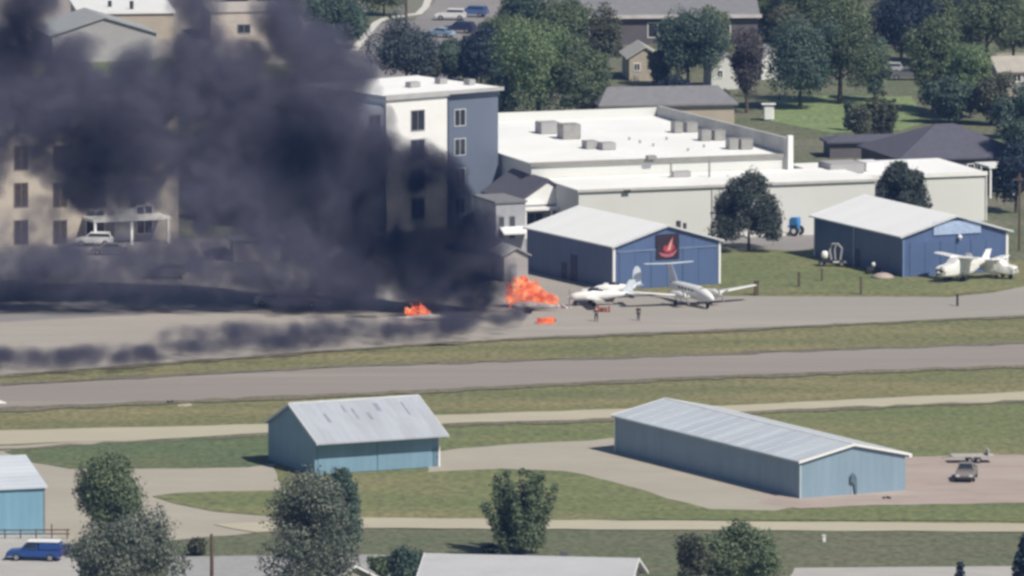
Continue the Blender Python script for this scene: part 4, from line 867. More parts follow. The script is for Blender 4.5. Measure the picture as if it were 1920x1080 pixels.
# ------------------------------------------------------------ people
M_skin = mat('skin', (0.42, 0.26, 0.19), 0.6, 0.05, 3); M_hair = mat('hair', (0.03, 0.022, 0.018), 0.8)
def skin_mesh(name, V, E_, rad, m, parent, sub=1):
    me = bpy.data.meshes.new(name); me.from_pydata(V, E_, []); o = bpy.data.objects.new(name, me); COL.objects.link(o)
    md = o.modifiers.new('s', 'SKIN'); md.use_smooth_shade = True
    for i, v in enumerate(me.skin_vertices[0].data): r = rad[i]; v.radius = (r, r) if not isinstance(r, tuple) else r; v.use_root = (i == 0)
    o.modifiers.new('u', 'SUBSURF').levels = sub
    dg = bpy.context.evaluated_depsgraph_get(); dg.update(); m2 = bpy.data.meshes.new_from_object(o.evaluated_get(dg)); o.modifiers.clear(); o.data = m2
    m2.materials.clear(); m2.materials.append(m); o.parent = parent; return o
def person(px, py, hd, label, shirt, trousers, la=0.3, ra=0.3, stride=0.15, seed=0):
    P = at(px, py); t = thing('person', (P.x, P.y, 0.075), R(hd), label, 'person')
    # x forward, y left
    V = [(0,0,.95)]; E_ = []; rad = [.13]
    def add(p, r, par): V.append(p); rad.append(r); E_.append((par, len(V) - 1)); return len(V) - 1
    a = add((0,0,1.12), .125, 0); b = add((.01,0,1.36), (.14,.14), a); nk = add((.01,0,1.50), .055, b); hd_ = add((.03,0,1.60), .085, nk); add((.035,0,1.70), .088, hd_)
    add((.13,0,1.62), .018, hd_)                                  # nose
    for s, fw in ((1, stride), (-1, -stride)):
        h = add((0, s*.10, .90), .095, 0); k = add((fw * .7 + .03, s*.11, .50), .06, h); an = add((fw - .02, s*.11, .09), .042, k); add((fw + .16, s*.12, .035), .035, an)
    for s, sw in ((1, la), (-1, ra)):
        sh_ = add((0, s*.19, 1.42), .058, b); e = add((-.02 + sw*.2, s*.25, 1.14), .042, sh_); w = add((.06 + sw*.8, s*.24, .92 + abs(sw) * .3), .028, e); pm = add((.08 + sw*.95, s*.24, .84 + abs(sw) * .35), .036, w)
        for k in range(4): add((.10 + sw*1.1 + .012*k, s*(.215 + .018 * k), .755 + abs(sw) * .42 + .008 * abs(k - 1.5)), .009, pm)
        add((.13 + sw*.95, s*.205, .82 + abs(sw) * .36), .010, pm)  # thumb
    skin_mesh('body', V, E_, rad, M_skin, t, 1)
    SV = [(0,0,.98),(0,0,1.15),(.01,0,1.38)]; SE = [(0,1),(1,2)]; SR = [.15,.145,.165]
    for s, sw in ((1, la), (-1, ra)):
        i = len(SV); SV += [(0, s*.20, 1.42), (-.02 + sw*.2, s*.255, 1.15)]; SR += [.075, .06]; SE += [(2, i), (i, i+1)]
    skin_mesh('shirt', SV, SE, SR, shirt, t)
    TV = [(0,0,.97)]; TE = []; TR = [.15]
    for s, fw in ((1, stride), (-1, -stride)):
        i = len(TV); TV += [(0, s*.10, .88), (fw*.7 + .03, s*.11, .50), (fw - .02, s*.11, .12)]; TR += [.115, .082, .065]; TE += [(0, i), (i, i+1), (i+1, i+2)]
    skin_mesh('trousers', TV, TE, TR, trousers, t)
    skin_mesh('hair', [(.01,0,1.72),(-.03,0,1.66)], [(0,1)], [.085,.085], M_hair, t)
    for s, fw in ((1, stride), (-1, -stride)): MB().loft([ring(fw - .09, .05, .045, .045, 8, 2, s*.115), ring(fw + .05, .055, .055, .055, 8, 2, s*.115), ring(fw + .19, .035, .04, .032, 8, 2, s*.12)]).build('shoe', M_dark, t)
    return t
C1 = mat('dark_brown_cloth', (0.075, 0.04, 0.038), 0.9); C2 = mat('black_cloth', (0.03, 0.028, 0.03), 0.9); C3 = mat('dark_grey_cloth', (0.055, 0.05, 0.05), 0.9)
person(1118, 604, 100, 'person in reddish brown clothes with arms held out, walking before the light airplane', C1, C2, .5, .45, .22)
person(1197, 602, 75, 'person in dark grey clothes standing upright with arms down, right of the other person', C3, C3, .02, .05, .06)

# ------------------------------------------------------------ small things
M_wood = mat('weathered_wood', (0.13, 0.09, 0.065), 0.95, 0.25, 3)
def post(px, py, hpx, r, label, m=M_wood, cat='post', name='wooden_post', cap=True):
    P = at(px, py); h = hgt(px, py, hpx); t = thing(name, (P.x, P.y, 0.05), 0, label, cat)
    MB().prism([(-r,-r),(r,-r),(r,r),(-r,r)], 0, h, 'z').build('shaft', m, t, bevel=r * .25)
    if cap: MB().prism([(-r*1.3,-r*1.3),(r*1.3,-r*1.3),(r*1.3,r*1.3),(-r*1.3,r*1.3)], h + .002, h + .06, 'z').build('cap', m, t)
    return t
post(1418, 554, 26, .28, 'thick dark wooden post at the taxiway edge, at the tip of the airplane wing')
post(1498, 538, 26, .16, 'brown post in the grass straight below the blue tractor')
post(1541, 528, 22, .12, 'thin post in the grass below the lift machine, nearest the banner hangar')
post(1614, 553, 32, .13, 'thin tall post at the grass edge in front of the hangar side wall')
post(1795, 575, 21, .13, 'short dark marker post standing on the taxiway at the right', M_dark, name='marker_post')
post(1545, 1017, 12, .16, 'small white box on a stake in the lower field', M_white, 'marker', 'white_marker')
post(1441, 226, 30, .75, 'white board standing at the corner of the park lawn', M_white, 'sign', 'white_board')
# utility poles
def pole(px, py, top, r, label, arm=1.2):
    P = at(px, py); h = hgt(px, py, py - top); t = thing('utility_pole', (P.x, P.y, 0.05), 0, label, 'pole')
    MB().tube([(0,0,0),(0.02,0,h*.5),(0,0,h)], [r, r*.9, r*.7], 8).build('shaft', M_wood, t)
    if arm: MB().box(-arm, arm, -r - .12, -r * .75, h - .9, h - .72).build('crossarm', M_wood, t)
    return t
pole(397, 1120, 1002, .2, 'dark wooden pole at the bottom edge left of the tall silvery tree', 0)
pole(762, 152, -40, .2, 'tall wooden utility pole in front of the bluish grey tree', 1.1)
pole(1911, 470, 325, .16, 'thin pole at the right edge beside the tall dark tree', .8)
# fence before the sky blue hangar
P = at(-20, 1012); t = thing('rail_fence', (P.x, P.y, 0.05), R(2), 'low dark rail fence in front of the sky blue hangar', 'fence')
for k in range(6): MB().box(k*1.55 - .07, k*1.55 + .07, -.07, .07, 0, 1.0 + (.5 if k == 4 else 0)).build('fence_post', M_wood, t)
for z in (.45, .85): MB().box(-.2, 8.0, -.1, -.072, z, z + .13).build('rail', M_wood, t)
# blue machine by the pine
P = at(1486, 442); t = thing('blue_tractor', (P.x, P.y, 0.06), R(150), 'bright blue tractor with a raised bucket between the pine and the banner hangar', 'tractor')
Mb = mat('bright_blue_paint', (0.05, 0.22, 0.50), 0.5)
MB().prism([(-.9,.6),(-.9,1.3),(.9,1.25),(1.2,.9),(1.2,.55)], -.4, .4).build('body', Mb, t, bevel=.06)
MB().prism([(-.95,1.31),(-.85,2.3),(.05,2.3),(.2,1.3)], -.5, .5).build('cab', Mb, t, bevel=.05)
for x, r in ((-.6, .62), (.95, .4)):
    for s in (-1, 1): o = MB().tube([(x, s*.55, r), (x, s*.85, r)], r, 14).build('wheel', M_tyre, t); MB().tube([(x, s*.54, r), (x, s*.87, r)], r*.5, 10).build('rim', M_white, o)
for s in (-1, 1): MB().tube([(.2, s*.5, 1.1), (1.3, s*.5, 1.7), (1.9, s*.5, 1.5)], .09, 6).build('loader_arm', Mb, t)
MB().prism([(1.8,1.2),(2.5,1.1),(2.6,1.9),(2.45,1.9),(2.3,1.3),(1.9,1.4)], -.8, .8).build('bucket', Mb, t)
# lift machine by the side of hangar 2
P = at(1560, 500); t = thing('lift_machine', (P.x, P.y, 0.06), R(-10), 'black and pale machine with an arched grey frame beside the banner hangar side wall', 'machine')
MB().box(-1.6, 1.7, -.5, .5, .45, .8).build('chassis', M_dark, t, bevel=.05)
MB().tube([(-.1,0,.8),(-.3,0,1.9),(0,0,2.7),(.7,0,2.75),(1.2,0,2.2),(1.0,0,.8)], .13, 8).build('arched_frame', M_lgrey, t)
MB().tube([(.4,0,.8),(.3,0,2.0),(.5,0,2.6)], .11, 8).build('mast', M_lgrey, t)
MB().loft([ring(-1.3, 1.35, .3, .3), ring(-1.1, 1.35, .5, .52), ring(-.7, 1.35, .5, .52), ring(-.5, 1.35, .3, .3)]).build('tank', M_white, t, smooth=True)
MB().box(.2, 1.9, -.6, -.52, .5, .68).build('side_bar', M_white, t)
for x in (-1.2, 1.3):
    for s in (-1, 1): o = MB().tube([(x, s*.52, .38), (x, s*.75, .38)], .38, 12).build('wheel', M_tyre, t); MB().tube([(x, s*.51, .38), (x, s*.765, .38)], .2, 8).build('rim', M_rim, o)
P = at(1637, 514); t = thing('utility_cart', (P.x, P.y, 0.06), R(12), 'small dark cart with a round white lamp at the banner hangar side wall', 'cart')
MB().prism([(-.9,.35),(-.8,.8),(.2,.85),(.9,.6),(.9,.35)], -.35, .35).build('body', M_dark, t, bevel=.05); MB().loft([ring(-.2, 1.1, .1, .1), ring(-.05, 1.1, .3, .3), ring(.15, 1.1, .3, .3), ring(.3, 1.1, .1, .1)]).build('lamp', M_white, t, smooth=True)
MB().tube([(.3,0,.8),(.35,.0,1.3),(.35,.35,1.35)], .04).build('handlebar', M_unit, t)
for x in (-.6, .65):
    for s in (-1, 1): MB().tube([(x, s*.37, .25), (x, s*.5, .25)], .25, 12).build('wheel', M_tyre, t)
P = at(1655, 522); t = thing('dirt_mound', (P.x, P.y, 0), 0, 'low pinkish heap of gravel at the corner of the banner hangar', 'gravel heap'); 
MB().loft([[(math.cos(a)*r*(1+.15*math.sin(3*a)), math.sin(a)*r*.8, z) for a in [k*.52359 for k in range(12)]] for r, z in ((1.5, 0.05), (1.2, .35), (.7, .6), (.15, .72))]).build('heap', M_dirt, t, smooth=True)
# flatbed trailer behind the pickup
P = at(1822, 868); t = thing('flatbed_trailer', (P.x, P.y, 0.1), R(4), 'pale flat trailer standing on the pink dirt behind the pickup truck', 'trailer')
MB().box(-2.2, 2.3, -1.0, 1.0, .62, .78).build('deck', M_conc, t, bevel=.02); MB().box(1.6, 1.75, -1, 1, .785, 1.35).build('head_board', M_conc, t)
MB().tube([(-2.2, 0, .6), (-3.2, 0, .5)], .07).build('drawbar', M_unit, t)
for x in (-.3, .6):
    for s in (-1, 1): o = MB().tube([(x, s*.8, .32), (x, s*1.02, .32)], .32, 12).build('wheel', M_tyre, t); MB().tube([(x, s*.79, .32), (x, s*1.035, .32)], .16, 8).build('rim', M_rim, o)
# runway edge odds and ends
def scrap(name, px, py, s, label, m, cat, hh=0.4, seed=1, z=0.07):
    P = at(px, py); r = np.random.default_rng(seed); t = thing(name, (P.x, P.y, z), r.uniform(0, 3), label, cat); B = MB()
    for k in range(5):
        a = r.uniform(-1, 1, 2) * s * .5; h = hh * r.uniform(.4, 1); w = s * r.uniform(.12, .3)
        B.prism([(a[0]-w, 0), (a[0]+w*.8, 0), (a[0]+w, h*.5), (a[0]+w*.2, h), (a[0]-w*.7, h*.7)], a[1]-w*.6, a[1]+w*.6)
    B.build('pieces', m, t); return t
M_char = mat('charred_metal', (0.035, 0.03, 0.032), 0.8, 0.4, 2); M_redsc = mat('scorched_red', (0.22, 0.07, 0.05), 0.8, 0.3, 2)
scrap('wreckage', 1038, 604, 1.3, 'dark lump of wreckage on the taxiway just right of the low flames', M_char, 'wreckage', .45, 3)
scrap('wreckage', 1062, 578, 2.2, 'pale torn wreckage between the fire and the airplane nose', mat('torn_panel', (0.40, 0.35, 0.34), 0.6, 0.3, 2), 'wreckage', .7, 5)
scrap('wreckage', 1130, 585, 1.6, 'reddish brown scrap behind the walking person', M_redsc, 'wreckage', .8, 6)
scrap('debris', 318, 757, .8, 'small dark lump in the grass beside the lower runway at the left', M_char, 'debris', .35, 7, .03)
scrap('debris', 345, 762, 1.2, 'low pale pile just right of the dark lump beside the runway', M_path, 'debris', .3, 8, .03)
scrap('debris', 1665, 936, .8, 'small dark lump at the foot of the long hangar gable end', M_char, 'debris', .25, 9, .09)
scrap('marker', 0, 757, .8, 'small white runway marker at the left edge', M_white, 'marker', .4, 11, .07)
# wing of the burning airplane lying in the flames
P = at(1000, 584); t = thing('burning_plane_and_lit_strip', (P.x, P.y, 0.08), R(175), 'collapsed pale airplane wreck lying in the flames of the main fire', 'airplane wreck')
B = MB(); wing(B, (1, -.3, .35), (.4, -3.2, .3), 1.3, .8); wing(B, (1, .3, .5), (.2, 3.4, .9), 1.3, .8); B.build('wing', mat('sooty_white', (0.32, 0.29, 0.29), 0.7, 0.5, 1.2), t)
B = MB(); B.loft([ring(*a) for a in ((-3.2,.5,.1,.12),(-1.5,.55,.3,.35),(.3,.6,.5,.5),(1.8,.55,.4,.4),(2.6,.5,.2,.2))]); B.build('fuselage', mat('sooty_white', (0.32, 0.29, 0.29)), t, smooth=True)
P = at(800, 603); t = thing('burning_plane_and_lit_strip', (P.x, P.y, 0.08), R(8), 'added pale wreck shape standing in for sunlit taxiway beside the small second fire', 'airplane wreck')  # pale shape added in place of a sunlit strip of taxiway
B = MB(); wing(B, (.8, .2, .3), (.2, 3, .3), 1.1, .7); B.loft([ring(*a) for a in ((-4.6,.35,.08,.08),(-2,.4,.22,.22),(.3,.45,.35,.35),(2.6,.35,.2,.2))]); B.build('fuselage', mat('sooty_white', (0.32, 0.29, 0.29)), t)
# ------------------------------------------------------------ fire
def fire_mat():
    m = bpy.data.materials.new('flame'); m.use_nodes = True; nt = m.node_tree; N = nt.nodes; L = nt.links; N.remove(N['Principled BSDF'])
    tc = N.new('ShaderNodeTexCoord'); nz = N.new('ShaderNodeTexNoise'); nz.inputs['Scale'].default_value = 0.9; nz.inputs['Detail'].default_value = 5
    L.new(tc.outputs['Object'], nz.inputs[0]); cr = N.new('ShaderNodeValToRGB'); e = cr.color_ramp.elements
    e[0].position = .36; e[0].color = (.28, .045, .03, 1); e[1].position = .70; e[1].color = (1, .62, .36, 1)
    q = e.new(.50); q.color = (.74, .12, .045, 1); q = e.new(.62); q.color = (.95, .24, .09, 1)
    L.new(nz.outputs[0], cr.inputs[0]); em = N.new('ShaderNodeEmission'); em.inputs[1].default_value = 1.35; L.new(cr.outputs[0], em.inputs[0])
    n2 = N.new('ShaderNodeTexNoise'); n2.inputs['Scale'].default_value = 1.6; n2.inputs['Detail'].default_value = 4; L.new(tc.outputs['Object'], n2.inputs[0])
    mr = N.new('ShaderNodeMapRange'); mr.inputs[1].default_value = .38; mr.inputs[2].default_value = .56; L.new(n2.outputs[0], mr.inputs[0])
    tr = N.new('ShaderNodeBsdfTransparent'); mx = N.new('ShaderNodeMixShader'); L.new(mr.outputs[0], mx.inputs[0]); L.new(tr.outputs[0], mx.inputs[1]); L.new(em.outputs[0], mx.inputs[2])
    L.new(mx.outputs[0], N['Material Output'].inputs['Surface']); return m
M_fire = fire_mat()
def fire(px, py, blobs, label, seed):
    """blobs: (dx_px, up_px, r_px) lumps of flame above the base point"""
    P = at(px, py); s = mpp(px, py); r = np.random.default_rng(seed); B = MB()
    for dx, up, rad in blobs:
        for k in range(4):
            c = Vector((dx * s, 0, max(.1, up * s))) + Vector(r.normal(size=3)) * rad * s * .4; q = rad * s * r.uniform(.25, .5); c.z = max(c.z, .1)
            tip = q * r.uniform(1.2, 2.2); lx = r.normal() * .4 - .3; pts = [(c.x, c.y, c.z - q * .6), (c.x, c.y, c.z), (c.x + lx * q, c.y, c.z + tip * .6), (c.x + lx * q * 1.8, c.y, c.z + tip)]
            B.tube(pts, [q * .5, q * .8, q * .45, q * .05], 8)
    xs_f = sorted(b_[0] for b_ in blobs); B.tube([(x_ * s, 0, .3) for x_ in xs_f], .32, 8)
    t = thing('fire', (P.x, P.y, .08), 0, label, 'fire', 'fires on the taxiway')
    B.build('flames', M_fire, t, smooth=True)
    pts = []
    for dx, up, rad in blobs:
        for k in range(5):
            c = np.array([dx * s, 0, up * s]) + r.normal(size=3) * rad * s * .35; q = rad * s * r.uniform(.5, 1.0); n = int(90 * q ** 3 * 4.19) + 20
            v = r.normal(size=(n, 3)); v /= np.linalg.norm(v, axis=1)[:, None]; pts.append(c + v * (r.random(n) ** (1/3))[:, None] * q)
    pts = np.concatenate(pts); pts[:, 2] = np.maximum(pts[:, 2], .05); lo = pts.min(0) - .6; hi = pts.max(0) + .6; lo[2] = .0
    G = MB(); cx, cy_, cz = (lo + hi) / 2; hx, hy, hz_ = (hi - lo) / 2
    for a in range(1): G.loft([[(cx + hx * 1.02 * kx * c_, cy_ + hy * 1.02 * kx * s_, zz) for c_, s_ in [(math.cos(u * .3927) * 1.15, math.sin(u * .3927) * 1.15) for u in range(16)]] for kx, zz in ((.95, lo[2]), (1.05, cz), (.75, hi[2] - .25), (.3, hi[2]))])
    go = G.build('glow', glow_mat(), t); me = go.data; nv = len(me.vertices); co = np.empty(nv * 3); me.vertices.foreach_get('co', co)
    me.vertices.add(len(pts)); me.vertices.foreach_set('co', np.concatenate([co, pts.reshape(-1)])); me.update()
    m = me.materials[0]
    for n_ in m.node_tree.nodes:
        if n_.bl_idname == 'ShaderNodeTexPointDensity': n_.object = go
    return t
def glow_mat():
    m = bpy.data.materials.new('flame_glow'); m.use_nodes = True; nt = m.node_tree; N = nt.nodes; L = nt.links; N.remove(N['Principled BSDF'])
    pd = N.new('ShaderNodeTexPointDensity'); pd.point_source = 'OBJECT'; pd.resolution = 64; pd.radius = .30; pd.space = 'OBJECT'
    mu = N.new('ShaderNodeMath'); mu.operation = 'MULTIPLY'; mu.inputs[1].default_value = FG_K; s0 = N.new('ShaderNodeMath'); s0.operation = 'SUBTRACT'; s0.inputs[1].default_value = FG_T; L.new(pd.outputs['Density'], s0.inputs[0]); s1 = N.new('ShaderNodeMath'); s1.operation = 'MAXIMUM'; s1.inputs[1].default_value = 0; L.new(s0.outputs[0], s1.inputs[0]); L.new(s1.outputs[0], mu.inputs[0])
    tc = N.new('ShaderNodeTexCoord'); nz = N.new('ShaderNodeTexNoise'); nz.inputs['Scale'].default_value = 1.1; nz.inputs['Detail'].default_value = 4; L.new(tc.outputs['Object'], nz.inputs[0])
    cr = N.new('ShaderNodeValToRGB'); e = cr.color_ramp.elements; e[0].position = .38; e[0].color = (.42, .055, .03, 1); e[1].position = .66; e[1].color = (1, .46, .22, 1); q = e.new(.52); q.color = (.78, .15, .05, 1)
    L.new(nz.outputs[0], cr.inputs[0])
    pv = N.new('ShaderNodeVolumePrincipled'); pv.inputs['Color'].default_value = (.3, .2, .18, 1); L.new(mu.outputs[0], pv.inputs['Density']); L.new(mu.outputs[0], pv.inputs['Emission Strength']); L.new(cr.outputs[0], pv.inputs['Emission Color'])
    L.new(pv.outputs[0], N['Material Output'].inputs['Volume']); return m
fire(995, 578, [(-38,30,14),(-28,44,14),(-14,48,13),(-20,25,16),(0,38,13),(10,30,13),(-5,18,14),(22,22,11),(34,16,10),(44,12,8),(48,8,6),(-40,12,10),(14,12,12)], 'largest orange fire, blazing between the black smoke and the parked airplane', 1)
fire(782, 600, [(-18,14,9),(-4,18,9),(8,16,9),(16,10,8),(-8,6,8),(20,4,6)], 'small orange fire to the left, glowing inside the smoke', 2)
fire(1022, 608, [(-14,4,5),(0,5,5),(10,6,5),(16,8,4)], 'low reddish flames on the taxiway below the largest fire', 3)

# ------------------------------------------------------------ smoke: one volume; its density comes from the smoke's own cloud of points
Yf = at(960, 590).y
PUFFS = [  # photo px, py, radius px, depth offset m (towards the camera is minus), density
 (948,540,24,1,3.5),(915,520,40,1,3.5),(905,560,38,-1,3),(875,580,36,-3,2.5),(820,575,40,-2,1.8),(930,590,22,-4,2.2),(985,598,20,-5,1.3),(960,560,16,-4,1.3),
 (958,500,16,1,1.2),(925,480,38,1,3.2),(905,440,42,1,3),(868,470,60,2,3),(850,400,52,2,3.2),(805,350,72,3,3.4),(760,420,84,4,3.4),(735,340,64,3,3.0),
 (820,520,62,2,2.4),(760,500,66,4,2.0),(700,430,74,5,2.0),(690,300,72,5,1.6),(655,230,66,5,1.6),(665,150,56,5,1.5),(640,360,80,6,1.8),
 (610,120,70,6,1.4),(560,60,62,6,1.3),(520,10,56,6,1.0),(630,70,40,6,.7),(560,180,82,7,1.3),(560,290,84,6,1.3),(590,440,70,6,1.2),(680,540,60,3,1.0),
 (480,380,76,6,1.2),(470,250,90,7,1.0),(450,140,80,7,1.1),(370,60,54,7,1.2),(360,-10,54,7,1.1),(350,160,84,8,1.1),(370,300,90,8,1.1),(380,390,66,6,1.1),
 (250,180,88,8,1.0),(250,290,86,8,1.1),(170,300,80,8,1.5),(150,200,84,8,1.0),(160,355,58,8,1.7),(250,370,66,7,1.4),(120,320,50,8,1.3),(200,400,44,7,.8),(100,140,70,8,1.1),(50,205,84,8,1.5),
 (20,70,64,8,1.6),(40,-10,60,8,1.4),(-40,150,90,8,1.2),(-60,270,80,8,1.2),(60,290,50,8,1.1),(130,90,46,8,.6),(250,120,50,8,.7),(310,450,44,5,.7),(540,470,56,5,1.0),(470,440,50,5,.9),
 # thin veil over the car park
 (620,540,74,2,.8),(500,510,84,3,.55),(380,510,84,3,.48),(560,590,50,0,.8),(250,525,90,3,.42),(120,525,90,3,.45),(0,525,90,3,.5),(-80,480,80,4,.3),(60,430,60,5,.2),(-30,330,50,6,.3),
 # low dark bank at the taxiway
 (20,600,22,2,1.8),(90,597,22,2,1.6),(170,594,20,2,1.2),(250,594,20,2,.8),(120,628,30,1,.18),(330,612,34,0,.2),(520,612,34,0,.22),(-50,602,26,2,2.2),(350,600,24,0,.8),(430,604,24,-1,.9),(520,606,26,-2,1.2),(610,606,28,-3,1.6),(700,600,32,-3,1.8),(780,590,34,-2,1.2),(850,606,24,-5,1.6),(900,612,18,-7,1.4),(940,604,22,-6,2.2),(965,606,18,-7,2.0),(992,600,13,-6,1.6),(1014,600,10,-5,1.0),
]
BANDS = [ # thin layers lying on the taxiway: px0, py0, px1, py1, half thickness px, height m, density
 (-80,692,280,679,10,.5,.9),(220,678,560,657,11,.5,.7),(500,660,860,630,12,.5,.50),(700,640,900,622,9,.5,.5),(-80,706,300,690,5,.3,.5),
 (290,642,480,632,6,.5,.9),(420,640,900,618,11,.7,.45),(280,655,620,640,10,.5,.18),(840,622,1000,608,6,.6,1.0)]
nr = np.random.default_rng(11)
sm_pts = []; hull = []
def ball(n):
    d = nr.normal(size=(n, 3)); d /= np.linalg.norm(d, axis=1)[:, None]; return d * (nr.random(n) ** (1/3))[:, None]
def sph(n): d = nr.normal(size=(n, 3)); return d / np.linalg.norm(d, axis=1)[:, None]
PK = 2.3       # points per cubic metre at density 1
for px, py, rp, off, den in PUFFS:
    c = np.array(atY(px, py, Yf + off)); r = rp * mpp(960, 590); hull.append((c, r * 1.22 + 0.5, 1.0))
    vol = 4.19 * r ** 3; n = int(vol * PK * den)
    k1 = 13; c1 = c + sph(k1) * r * nr.uniform(.35, .85, k1)[:, None]; r1 = r * nr.uniform(.2, .55, k1)
    k2 = 9; c2 = (c1[:, None] + sph(k1 * k2).reshape(k1, k2, 3) * (r1 * .8)[:, None, None]).reshape(-1, 3); r2 = np.repeat(r1, k2) * nr.uniform(.3, .6, k1 * k2)
    a = int(n * .42); b = int(n * .33); d = n - a - b
    sm_pts.append(c + ball(a) * r * 1.0)
    w = r1 ** 3; i = nr.choice(k1, b, p=w / w.sum()); sm_pts.append(c1[i] + ball(b) * r1[i][:, None])
    w = r2 ** 3; i = nr.choice(k1 * k2, d, p=w / w.sum()); sm_pts.append(c2[i] + ball(d) * r2[i][:, None])
for x0, y0, x1, y1, th_, hh, den in BANDS:
    s_ = mpp((x0+x1)/2, (y0+y1)/2); n = int((x1-x0) * s_ * (2*th_*s_/.122) * hh * 2.1 * PK * den)
    t_ = nr.random(n); w_ = nr.normal(size=n) * .68; keep = nr.random(n) < (.72 + .35 * np.sin(t_*9 + w_*3 + x0) * np.sin(t_*23 + w_*4 + y0)); t_, w_ = t_[keep], w_[keep]; n = len(t_)
    xs = x0 + (x1-x0)*t_; ys = y0 + (y1-y0)*t_ + w_*th_ + 3*np.sin(t_*14 + x0); zs = nr.exponential(size=n) * hh * .8 + .1
    sm_pts.append(np.array([tuple(at(a, b, z)) for a, b, z in zip(xs, ys, zs)]))
    for k in range(7):
        f_ = (k + .5) / 7; hull.append((np.array(at(x0 + (x1-x0)*f_, y0 + (y1-y0)*f_, .4)), hh * 3.2 + 1.2, ((x1-x0) * s_ / 9, th_ * s_ / .122 * 3.0 + 5)))
sm_pts = np.concatenate(sm_pts); sm_pts = sm_pts[sm_pts[:, 2] > 0.05]
sm_pts = sm_pts[(sm_pts[:, 0] > -68)]
print('smoke points', len(sm_pts))
bm = bmesh.new()
for c, r, ex in hull:
    M = Matrix.Translation(Vector(c)) @ (Matrix.Diagonal((r, r, r, 1)) if ex == 1.0 else Matrix.Diagonal((ex[0], ex[1], r, 1)))
    bmesh.ops.create_icosphere(bm, subdivisions=3, radius=1, matrix=M)
me = bpy.data.meshes.new('smoke'); bm.to_mesh(me); bm.free(); tmp = bpy.data.objects.new('smoke', me); COL.objects.link(tmp)
rm = tmp.modifiers.new('r', 'REMESH'); rm.mode = 'VOXEL'; rm.voxel_size = 1.3
dg = bpy.context.evaluated_depsgraph_get(); dg.update(); hm = bpy.data.meshes.new_from_object(tmp.evaluated_get(dg)); tmp.modifiers.clear()
nv = len(hm.vertices); co = np.empty(nv * 3); hm.vertices.foreach_get('co', co); co = co.reshape(-1, 3); co[:, 2] = np.maximum(co[:, 2], -1.8)
hm.vertices.foreach_set('co', co.reshape(-1))
bm = bmesh.new(); bm.from_mesh(hm); bmesh.ops.recalc_face_normals(bm, faces=bm.faces); bm.to_mesh(hm); bm.free()
hm.vertices.add(len(sm_pts)); hm.vertices.foreach_set('co', np.concatenate([co, sm_pts]).reshape(-1)); hm.update()
tmp.data = hm; smoke = tmp; vg = smoke.vertex_groups.new(name='inner'); vg.add(list(range(nv, nv + len(sm_pts))), 1.0, 'REPLACE'); tag(smoke, 'thick dark blue-grey smoke billowing from the fires to the upper left', 'smoke', kind='stuff')
m = bpy.data.materials.new('smoke'); m.use_nodes = True; nt = m.node_tree; N = nt.nodes; L = nt.links; N.remove(N['Principled BSDF'])
pd = N.new('ShaderNodeTexPointDensity'); pd.point_source = 'OBJECT'; pd.object = smoke; pd.resolution = SM_RES; pd.radius = SM_RAD; pd.space = 'OBJECT'; pd.interpolation = 'Linear'; pd.vertex_color_source = 'VERTEX_WEIGHT'; pd.vertex_attribute_name = 'inner'
mu = N.new('ShaderNodeMath'); mu.operation = 'MULTIPLY_ADD'; mu.inputs[1].default_value = SM_K; mu.inputs[2].default_value = -SM_T; mu.use_clamp = False
nz = N.new('ShaderNodeTexNoise'); nz.inputs['Scale'].default_value = .20; nz.inputs['Detail'].default_value = 4; nz.inputs['Roughness'].default_value = .6
tc0 = N.new('ShaderNodeTexCoord'); L.new(tc0.outputs['Object'], nz.inputs[0]); nr_ = N.new('ShaderNodeMapRange'); nr_.inputs[1].default_value = .36; nr_.inputs[2].default_value = .62; nr_.inputs[3].default_value = .30; nr_.inputs[4].default_value = 1.75; L.new(nz.outputs[0], nr_.inputs[0])
mm = N.new('ShaderNodeMath'); mm.operation = 'MULTIPLY'; iw = N.new('ShaderNodeMapRange'); iw.inputs[1].default_value = .25; iw.inputs[2].default_value = .7; L.new(pd.outputs['Color'], iw.inputs[0])
m0 = N.new('ShaderNodeMath'); m0.operation = 'MULTIPLY'; L.new(pd.outputs['Density'], m0.inputs[0]); L.new(iw.outputs[0], m0.inputs[1])
L.new(m0.outputs[0], mm.inputs[0]); L.new(nr_.outputs[0], mm.inputs[1])
L.new(mm.outputs[0], mu.inputs[0]); mx = N.new('ShaderNodeMath'); mx.operation = 'MAXIMUM'; mx.inputs[1].default_value = 0; L.new(mu.outputs[0], mx.inputs[0])
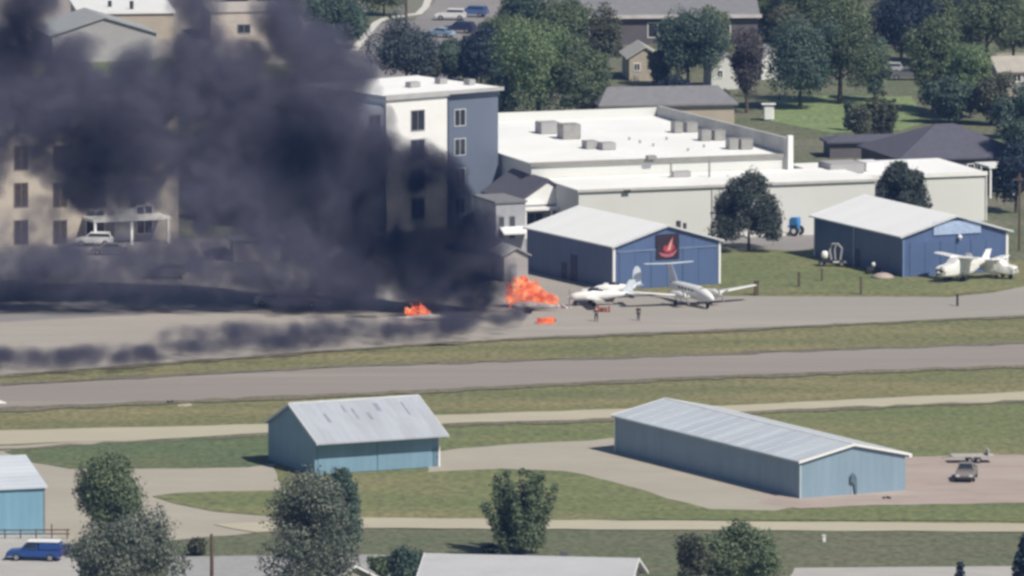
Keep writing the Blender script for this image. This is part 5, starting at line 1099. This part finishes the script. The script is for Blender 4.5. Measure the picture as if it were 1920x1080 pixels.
# sootier close to the fire, darker low down and in a few rolls
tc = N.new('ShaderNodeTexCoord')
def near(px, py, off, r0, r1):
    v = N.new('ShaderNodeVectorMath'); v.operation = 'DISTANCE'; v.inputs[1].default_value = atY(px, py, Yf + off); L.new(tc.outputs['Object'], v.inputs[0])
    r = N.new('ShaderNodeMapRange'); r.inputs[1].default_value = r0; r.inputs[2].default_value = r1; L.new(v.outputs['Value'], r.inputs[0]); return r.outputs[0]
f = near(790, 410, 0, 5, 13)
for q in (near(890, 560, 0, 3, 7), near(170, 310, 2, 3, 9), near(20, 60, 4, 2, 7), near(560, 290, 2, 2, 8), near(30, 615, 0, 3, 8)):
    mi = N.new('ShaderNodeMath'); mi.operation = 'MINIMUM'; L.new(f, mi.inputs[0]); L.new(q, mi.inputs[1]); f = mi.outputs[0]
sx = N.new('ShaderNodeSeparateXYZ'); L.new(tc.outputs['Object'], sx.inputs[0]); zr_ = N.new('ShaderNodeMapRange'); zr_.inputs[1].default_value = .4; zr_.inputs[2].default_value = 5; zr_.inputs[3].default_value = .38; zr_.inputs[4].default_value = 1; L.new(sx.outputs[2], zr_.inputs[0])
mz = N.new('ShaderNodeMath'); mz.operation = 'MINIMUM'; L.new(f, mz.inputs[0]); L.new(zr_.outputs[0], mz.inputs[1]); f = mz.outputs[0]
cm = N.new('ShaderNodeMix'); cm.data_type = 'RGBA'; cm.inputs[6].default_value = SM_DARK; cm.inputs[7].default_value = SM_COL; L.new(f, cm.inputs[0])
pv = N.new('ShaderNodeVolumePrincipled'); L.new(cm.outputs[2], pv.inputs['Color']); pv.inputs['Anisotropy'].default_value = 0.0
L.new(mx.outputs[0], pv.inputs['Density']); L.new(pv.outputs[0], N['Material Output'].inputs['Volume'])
m.cycles.volume_step_rate = SM_STEP if hasattr(m.cycles, 'volume_step_rate') else 1
m.cycles.volume_sampling = 'DISTANCE'
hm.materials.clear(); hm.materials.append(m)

# ------------------------------------------------------------ haze
B = MB(); B.box(-420, 420, CAMY - 30, 700, -1.0, CAMH + 6)
hz = B.build('haze', (lambda: None)() or bpy.data.materials.new('haze')); hz['kind'] = 'stuff'; hz['label'] = 'thin pale blue summer haze over the airfield'
m = hz.data.materials[0]; m.use_nodes = True; nt = m.node_tree; nt.nodes.remove(nt.nodes['Principled BSDF'])
pv = nt.nodes.new('ShaderNodeVolumePrincipled'); pv.inputs['Color'].default_value = HZ_COL; pv.inputs['Density'].default_value = HZ_D; pv.inputs['Anisotropy'].default_value = 0.2
nt.links.new(pv.outputs[0], nt.nodes['Material Output'].inputs['Volume'])
